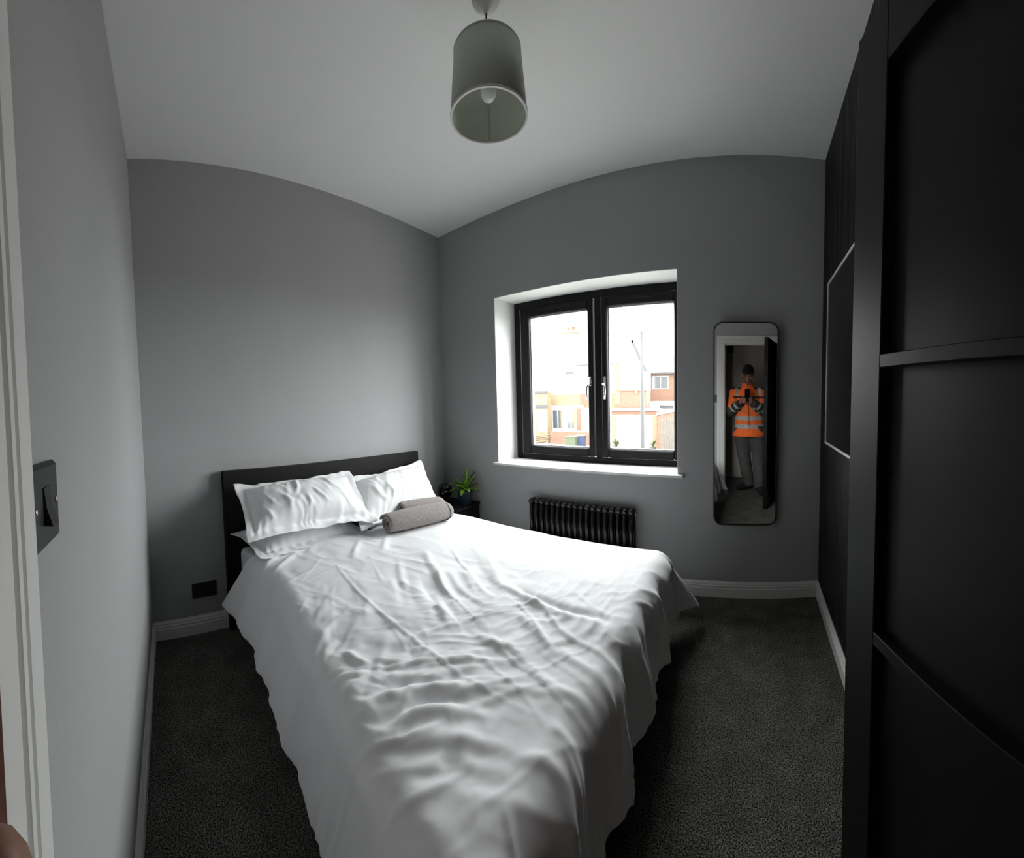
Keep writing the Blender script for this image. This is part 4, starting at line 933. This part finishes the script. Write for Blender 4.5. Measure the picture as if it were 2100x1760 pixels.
# ================================================================== THE STREET beyond the window (we look down from the upper floor)
GZ = -2.6
def brick_material(name, c1, c2, mortar, scale=4.4):
    m = bpy.data.materials.new(name); m.use_nodes = True; nt = m.node_tree; b = nt.nodes['Principled BSDF']; b.inputs['Roughness'].default_value = 0.9
    co = nt.nodes.new('ShaderNodeTexCoord'); sp_ = nt.nodes.new('ShaderNodeSeparateXYZ'); ad = nt.nodes.new('ShaderNodeMath'); cb = nt.nodes.new('ShaderNodeCombineXYZ')
    br_ = nt.nodes.new('ShaderNodeTexBrick'); br_.inputs['Scale'].default_value = scale; br_.inputs['Mortar Size'].default_value = 0.022; br_.inputs['Brick Width'].default_value = 1.0; br_.inputs['Row Height'].default_value = 0.34
    br_.inputs['Color1'].default_value = (*c1, 1); br_.inputs['Color2'].default_value = (*c2, 1); br_.inputs['Mortar'].default_value = (*mortar, 1)
    L = nt.links.new
    L(co.outputs['Object'], sp_.inputs[0]); L(sp_.outputs['X'], ad.inputs[0]); L(sp_.outputs['Y'], ad.inputs[1]); L(ad.outputs[0], cb.inputs['X']); L(sp_.outputs['Z'], cb.inputs['Y'])
    L(cb.outputs[0], br_.inputs['Vector']); L(br_.outputs['Color'], b.inputs['Base Color'])
    return m
K = 0.95
M['brick'] = brick_material('red_brick', (0.105 * K, 0.050 * K, 0.030 * K), (0.085 * K, 0.036 * K, 0.020 * K), (0.12 * K, 0.10 * K, 0.08 * K))
M['brick_buff'] = brick_material('buff_brick', (0.14 * K, 0.105 * K, 0.055 * K), (0.11 * K, 0.07 * K, 0.032 * K), (0.15 * K, 0.13 * K, 0.10 * K))
M['render'] = mat('white_render', (0.62, 0.61, 0.58), 0.9, var=0.04, vscale=2)
M['pvc'] = mat('white_pvc', (0.60, 0.60, 0.60), 0.4)
M['slate'] = mat('pale_slate', (0.20, 0.20, 0.205), 0.6, var=0.1, vscale=6)
M['dark'] = mat('dark_board', (0.018, 0.018, 0.020), 0.6)
M['paneX'] = mat('far_window_glass', (0.05, 0.055, 0.06), 0.08)
M['timber'] = mat('weathered_timber', (0.062, 0.056, 0.048), 0.9, var=0.25, vscale=9)
M['asphalt'] = mat('pale_concrete', (0.20, 0.193, 0.18), 0.95, var=0.15, vscale=1.5)
M['sand'] = mat('sandy_drive', (0.15, 0.12, 0.075), 0.95, var=0.15, vscale=2)
M['bin_green'] = mat('green_bin', (0.030, 0.040, 0.016), 0.6); M['bin_blue'] = mat('blue_bin', (0.010, 0.020, 0.055), 0.6); M['bin_lid'] = mat('bin_lid_pale', (0.055, 0.065, 0.035), 0.6)
M['steel'] = mat('galvanised', (0.010, 0.0105, 0.0115), 0.5, metal=0.0); M['potblue'] = mat('pale_blue_pot', (0.04, 0.06, 0.075), 0.5); M['potgrey'] = mat('grey_pot', (0.03, 0.03, 0.032), 0.7)
M['plant'] = mat('shrub_leaf', (0.035, 0.05, 0.015), 0.7, var=0.4, vscale=8)
struct(MB().box((-60, 3.2, GZ - 0.2), (40, 70, GZ)).build('ground', M['asphalt']))
def X(px, py, Y): return at(px, py, Y)[0]
def Z(py, px, Y): return at(px, py, Y)[2]
def rect(px0, py0, px1, py1, Y):
    cx, cy = (px0 + px1) / 2, (py0 + py1) / 2
    return X(px0, cy, Y), X(px1, cy, Y), Z(py1, cx, Y), Z(py0, cx, Y)
def fbox(r, Y, d, mb=None, back=0.0):
    mb = mb or MB(); x0, x1, z0, z1 = r; return mb.box((x0, Y - d, z0), (x1, Y + back, z1))
def fwindow(parent, r, Y, panes=2):
    x0, x1, z0, z1 = r; t = 0.07
    f = MB(); ring(f, x0, x1, z0, z1, (t, t, t, t), Y - 0.06, Y - 0.0, 0)
    for k in range(1, panes): xx = x0 + (x1 - x0) * k / panes; f.box((xx - t / 2, Y - 0.06, z0 + t), (xx + t / 2, Y, z1 - t))
    fo = f.build('window', M['pvc'], parent)
    for k in range(panes):
        a = x0 + (x1 - x0) * k / panes + t / 2; b_ = x0 + (x1 - x0) * (k + 1) / panes - t / 2
        MB().box((a, Y - 0.03, z0 + t), (b_, Y - 0.015, z1 - t)).build('pane', M['paneX'], fo)
# white rendered house with brick bands
YH = 31.0
hs = thing('house', 'white rendered house with a brick band and tall chimney across the street', 'house')
fbox(rect(1040, 752, 1262, 809, YH), YH, 0.0, back=6).build('upper_wall', M['render'], hs)
xa, xb, za, zb = rect(1040, 809, 1262, 930, YH); MB().box((xa, YH, GZ), (xb, YH + 6, zb)).build('lower_wall', M['brick_buff'], hs)
ze = Z(752, 1150, YH)
MB().add([(xa, YH - 0.5, ze), (xb, YH - 0.5, ze), (xb, YH + 3, ze + 2.6), (xa, YH + 3, ze + 2.6), (xa, YH + 6.4, ze), (xb, YH + 6.4, ze)], [(0, 1, 2, 3), (3, 2, 5, 4), (0, 3, 4), (1, 5, 2), (0, 4, 5, 1)]).build('roof', M['slate'], hs)
MB().box((X(1188, 752, YH), YH - 0.55, ze - 0.10), (xb, YH - 0.4, ze + 0.02)).build('gutter', M['dark'], hs)
fbox(rect(1129, 809, 1192, 831, YH), YH, 0.06).build('brick_band', M['brick_buff'], hs)
fbox(rect(1190, 809, 1210, 831, YH), YH, 0.08).build('brick_band', M['brick'], hs)
fwindow(hs, rect(1148, 770, 1180, 800, YH), YH, 2); fwindow(hs, rect(1128, 772, 1146, 796, YH), YH, 1)
fbox(rect(1161, 763, 1177, 768, YH), YH, 0.05).build('vent_grille', M['potgrey'], hs)
fbox(rect(1126, 832, 1198, 886, YH), YH, 0.55).build('bay', M['render'], hs)
fwindow(hs, rect(1133, 840, 1156, 880, YH - 0.57), YH - 0.57, 2); fwindow(hs, rect(1162, 840, 1182, 880, YH - 0.57), YH - 0.57, 2)
for (p0, p1, mm) in ((1127.5, 1132, 'brick'), (1156.5, 1160, 'brick_buff'), (1183, 1189, 'brick_buff'), (1189, 1197, 'brick')):
    fbox(rect(p0, 837, p1, 882, YH), YH, 0.62).build('brick_pier', M[mm], hs)
fbox(rect(1198, 838, 1212, 888, YH), YH, 0.10).build('door', M['pvc'], hs)
MB().tube([(X(1126, 850, YH) , YH - 0.75, GZ), (X(1126, 850, YH), YH - 0.75, Z(800, 1126, YH))], 0.11, 10).build('downpipe', M['pvc'], hs)
cx0, cx1, cz0, cz1 = rect(1164, 684, 1180, 752, YH + 3); MB().box((cx0, YH + 2.6, cz0), (cx1, YH + 3.4, cz1)).build('chimney_stack', M['render'], hs)
x0, x1, z0, z1 = rect(1158, 680, 1186, 685, YH + 3)
MB().box((x0, YH + 2.4, z0), (x1, YH + 3.6, z1), bev=0.04).build('chimney_cap', M['brick_buff'], hs)
for p in (1165, 1174, 1179):
    xx = X(p, 676, YH + 3); MB().lathe([(0.16, z1), (0.13, z1 + 0.1), (0.12, z1 + 0.38), (0.15, z1 + 0.42)], 12, mat4=Matrix.Translation((xx, YH + 3, 0))).build('chimney_pot', M['brick'], hs, fix=True)
# porch block on the left with dark edges
po_ = thing('garage', 'buff brick garage block at the left edge of the window view', 'garage')
YP = 29.1
xa, xb, za, zb = rect(1050, 804, 1123, 930, YP); MB().box((xa, YP, GZ), (xb, YP + 0.75, zb)).build('wall', M['brick_buff'], po_)
fbox(rect(1050, 803, 1123, 808, YP), YP, 0.12).build('flat_roof', M['dark'], po_); fbox(rect(1050, 831, 1123, 837, YP), YP, 0.10).build('lintel', M['dark'], po_)
fbox(rect(1104, 839, 1122, 886, YP), YP, 0.06).build('door', M['pvc'], po_)
# brick gable house with pale upper wall
YG = 30.0
gh = thing('house', 'brick house with a pale gable and dark sloping verge behind the lamp post', 'house')
xa, xb, za, zb = rect(1262, 802, 1326, 930, YG); MB().box((xa, YG, GZ), (xb, YG + 1.2, zb)).build('lower_wall', M['brick'], gh)
def P2(px, py, Y): p = at(px, py, Y); return (p[0], p[2])
gp = [P2(1262, 802, YG), P2(1326, 802, YG), P2(1326, 759, YG), P2(1299, 697, YG), P2(1262, 745, YG)]
MB().prism(gp, YG, YG + 1.2).build('gable_wall', mat('cream_render', (0.40, 0.36, 0.26), 0.9), gh, fix=True)
fbox(rect(1261, 745, 1271, 830, YG), YG, 0.05).build('quoin', M['brick_buff'], gh)
def verge(a, b_, Y, mm, th=0.16):
    p, q = Vector((a[0], 0, a[1])), Vector((b_[0], 0, b_[1])); d = (q - p).normalized(); n_ = Vector((-d.z, 0, d.x)) * th
    return MB().prism([(p.x, p.z), (q.x, q.z), (q.x + n_.x, q.z + n_.z), (p.x + n_.x, p.z + n_.z)], Y - 0.12, Y + 1.25).build('verge', mm, gh, fix=True)
verge(P2(1327, 760, YG), P2(1298, 696, YG), YG, M['dark'], 0.20); verge(P2(1299, 697, YG), P2(1258, 750, YG), YG, M['slate'], 0.14)
fbox(rect(1262, 800, 1326, 803, YG), YG, 0.06).build('string_course', M['brick'], gh)
MB().tube([(X(1306, 800, YG), YG - 0.08, Z(806, 1306, YG)), (X(1306, 800, YG), YG - 0.08, Z(780, 1306, YG))], 0.07, 8).build('flue_pipe', M['pvc'], gh)
# further house on the right with one white window
YF = 37.0
fh = thing('house', 'orange brick house with one white window far behind the garage', 'house')
xa, xb, za, zb = rect(1320, 767, 1410, 930, YF); MB().box((xa, YF, GZ), (xb, YF + 6, zb)).build('wall', M['brick'], fh)
fbox(rect(1320, 764, 1410, 768, YF), YF, 0.3).build('eaves', M['dark'], fh)
MB().add([(xa, YF - 0.3, zb), (xb, YF - 0.3, zb), (xb, YF + 3, zb + 2.0), (xa, YF + 3, zb + 2.0), (xa, YF + 6, zb), (xb, YF + 6, zb)], [(0, 1, 2, 3), (3, 2, 5, 4), (0, 3, 4), (1, 5, 2)]).build('roof', M['slate'], fh)
fwindow(fh, rect(1339, 772, 1371, 798, YF), YF - 0.02, 2)
# flat roofed annexe
ya = 31.5; an = thing('annexe', 'white flat roofed annexe with a dark strip window behind the garage', 'building')
xa, xb, za, zb = rect(1306, 826, 1400, 930, ya); MB().box((xa, ya, GZ), (xb, ya + 4, zb)).build('wall', M['render'], an)
fbox(rect(1306, 823, 1400, 827, ya), ya, 0.2).build('roof_edge', M['pvc'], an); fbox(rect(1353, 832, 1381, 838, ya), ya, 0.05).build('strip_window', M['dark'], an)
# garage with white door
YR = 28.6
ga = thing('garage', 'brick garage with a wide white door behind the lamp post', 'garage')
xa, xb, za, zb = rect(1253, 842, 1347, 930, YR); zl = Z(851, 1300, YR); dx0, dx1 = X(1263, 880, YR), X(1338, 880, YR)
MB().box((xa, YR, GZ), (dx0, YR + 1.0, zl)).build('brick_pillar', M['brick_buff'], ga); MB().box((dx1, YR, GZ), (xb, YR + 1.0, zl)).build('brick_pillar', M['brick_buff'], ga)
MB().box((xa, YR, zl), (xb, YR + 1.0, zb)).build('lintel', M['brick'], ga)
fbox(rect(1252, 838.5, 1349, 842, YR), YR, 0.15, back=1.05).build('roof_edge', M['pvc'], ga)
MB().box((dx0, YR + 0.1, GZ), (dx1, YR + 0.16, zl)).build('door', M['pvc'], ga)
# side wall, gate and fence on the right
xs = X(1347, 880, YR)
wl_ = thing('garden_wall', 'red brick garden wall with a pale sloping coping right of the garage', 'wall')
zt_ = Z(852, 1347, YR); xe = X(1392, 850, 25.5); ze_ = Z(838, 1392, 25.5) - 0.15
MB().add([(xs, YR, GZ), (xe, 25.5, GZ), (xe + .2, 25.7, GZ), (xs + .1, YR + .25, GZ), (xs, YR, zt_), (xe, 25.5, ze_), (xe + .2, 25.7, ze_), (xs + .1, YR + .25, zt_)], [(0, 3, 2, 1), (4, 5, 6, 7), (0, 1, 5, 4), (1, 2, 6, 5), (2, 3, 7, 6), (3, 0, 4, 7)]).build('brickwork', M['brick'], wl_)
MB().add([(xs, YR - .1, zt_), (xe, 25.4, ze_), (xe + .3, 25.7, ze_), (xs + .2, YR + .25, zt_), (xs, YR - .1, zt_ + .18), (xe, 25.4, ze_ + .18), (xe + .3, 25.7, ze_ + .18), (xs + .2, YR + .25, zt_ + .18)], [(0, 3, 2, 1), (4, 5, 6, 7), (0, 1, 5, 4), (1, 2, 6, 5), (2, 3, 7, 6), (3, 0, 4, 7)]).build('coping', M['pvc'], wl_)
YT = 25.2
gt = thing('wooden_gate', 'weathered grey wooden gate of upright boards in front of the garden wall', 'gate')
gx0, gx1, gz0, gz1 = rect(1355, 860, 1373, 912, YT)
for k in range(6):
    a = gx0 + (gx1 - gx0) * k / 6; MB().box((a + 0.006, YT, GZ + 0.03), (a + (gx1 - gx0) / 6 - 0.006, YT + 0.03, gz1 - 0.02 * (k % 2))).build('board', M['timber'], gt)
for zz in (GZ + 0.3, gz1 - 0.3): MB().box((gx0, YT + 0.03, zz), (gx1, YT + 0.07, zz + 0.1)).build('ledge', M['timber'], gt)
fp = thing('fence_panel', 'pale grey fence panel at the right edge of the window view', 'fence')
hx0, hx1, hz0, hz1 = rect(1374, 858, 1392, 912, YT)
for k in range(6):
    a = hx0 + (hx1 - hx0) * k / 6; MB().box((a, YT, GZ), (a + (hx1 - hx0) / 6 - 0.015, YT + 0.03, hz1)).build('board', M['timber'], fp)
MB().box((hx0, YT + 0.03, hz1 - 0.3), (hx1, YT + 0.06, hz1 - 0.2)).build('rail', M['timber'], fp)
struct(MB().box((X(1255, 912, 24), 22.0, GZ), (X(1400, 912, 24), 28.6, GZ + 0.02)).build('driveway', M['sand']))
# low garden wall in front of the white house
lw_ = tag(MB().box((X(1128, 892, 29), 29.0, GZ), (X(1214, 892, 29), 29.22, Z(886, 1170, 29))).build('low_wall', M['brick']), 'low red brick garden wall behind the wheeled bins', 'wall')
# stacked scrap timber in front of the left garage
tp_ = thing('timber_pile', 'pile of brown timber lengths on the ground left of the bins', 'timber')
rr = random.Random(5)
for k in range(7):
    y_ = 27.6 + rr.uniform(-.4, .4); a = at(1088, 896 + 3.2 * k, y_); b_ = at(1124 + rr.uniform(-6, 8), 889 + 4 * k + rr.uniform(-5, 5), y_)
    za_, zb2 = max(a[2], GZ + .05), max(b_[2], GZ + .05)
    MB().tube([(a[0], y_, za_), (b_[0], y_, zb2)], 0.05, 6).build('length', mat('brown_timber%d' % k, (0.07, 0.045, 0.025), 0.9) if k == 0 else bpy.data.materials['brown_timber0'], tp_)
# wheeled bins
def wheelie(px, Y, body, lid, label, wd=0.58):
    x = X(px, 905, Y); r = thing('wheeled_bin', label, 'bin', (x, Y, GZ), 0.15, 'wheeled bins in the street')
    v = [(-wd * .42, -.3, .06), (wd * .42, -.3, .06), (wd * .42, .3, .06), (-wd * .42, .3, .06), (-wd / 2, -.36, .95), (wd / 2, -.36, .95), (wd / 2, .36, .95), (-wd / 2, .36, .95)]
    MB().add(v, [(0, 3, 2, 1), (4, 5, 6, 7), (0, 1, 5, 4), (1, 2, 6, 5), (2, 3, 7, 6), (3, 0, 4, 7)]).build('tub', body, r)
    MB().box((-wd / 2 - .03, -.40, .95), (wd / 2 + .03, .40, 1.05), bev=0.04).build('lid', lid, r)
    MB().tube([(-wd / 2, .43, .92), (wd / 2, .43, .92)], .02, 8).build('handle', M['dark'], r)
    for sx in (-1, 1): MB().lathe([(0.1, -.03), (0.1, .03)], 16, mat4=Matrix.Translation((sx * wd * .45, .3, .1)) @ Matrix.Rotation(PI / 2, 4, 'Y')).build('wheel', M['dark'], r, fix=True)
wheelie(1172, 26.2, M['bin_green'], M['bin_lid'], 'green wheeled bin with a pale lid at the street edge', 0.82)
wheelie(1191, 27.3, M['bin_blue'], M['bin_lid'], 'blue wheeled bin right of the green bin', 0.70)
# lamp post
YL = 20.0; lpx = X(1317, 800, YL)
lp = thing('lamp_post', 'slim grey lamp post standing in front of the garage', 'lamp post', (lpx, YL, GZ))
ht = Z(683, 1314, YL) - GZ
MB().lathe([(0.13, 0), (0.13, 1.2), (0.115, 1.3), (0.10, ht * .6), (0.075, ht * .63), (0.065, ht)], 14).build('column', M['steel'], lp, fix=True)
MB().box((-0.055, -0.055, ht), (0.055, 0.055, ht + 0.08), bev=0.02).build('cap', M['steel'], lp)
# pots by the garage
def shrub(px, Y, pot, label, leafy):
    x = X(px, 905, Y); r = thing('planter', label, 'plant pot', (x, Y, GZ), 0)
    MB().lathe([(0.16, 0), (0.25, 0.28), (0.27, 0.38), (0.24, 0.38), (0.22, 0.33)], 18, cap=(True, True)).build('pot', pot, r, fix=True)
    m = MB(); q = random.Random(px)
    for k in range(leafy):
        a = q.uniform(0, 2 * PI); l_ = q.uniform(.3, .75); e = Vector((math.cos(a) * l_ * .6, math.sin(a) * l_ * .6, .36 + l_ * q.uniform(.4, 1)))
        s_ = Vector((-math.sin(a), math.cos(a), 0)) * .05; b0 = Vector((0, 0, .34)); mid_ = b0.lerp(e, .6) + Vector((0, 0, .08))
        m.add([b0, mid_ - s_, mid_ + s_, e], [(0, 1, 2), (1, 3, 2)])
    fo = m.build('foliage', M['plant'], r); fo['kind'] = 'stuff'
shrub(1264, 26.3, M['potblue'], 'pale blue pot with a spiky plant left of the garage door', 46)
shrub(1338, 26.6, M['potgrey'], 'grey pot with a small plant right of the garage door', 22)
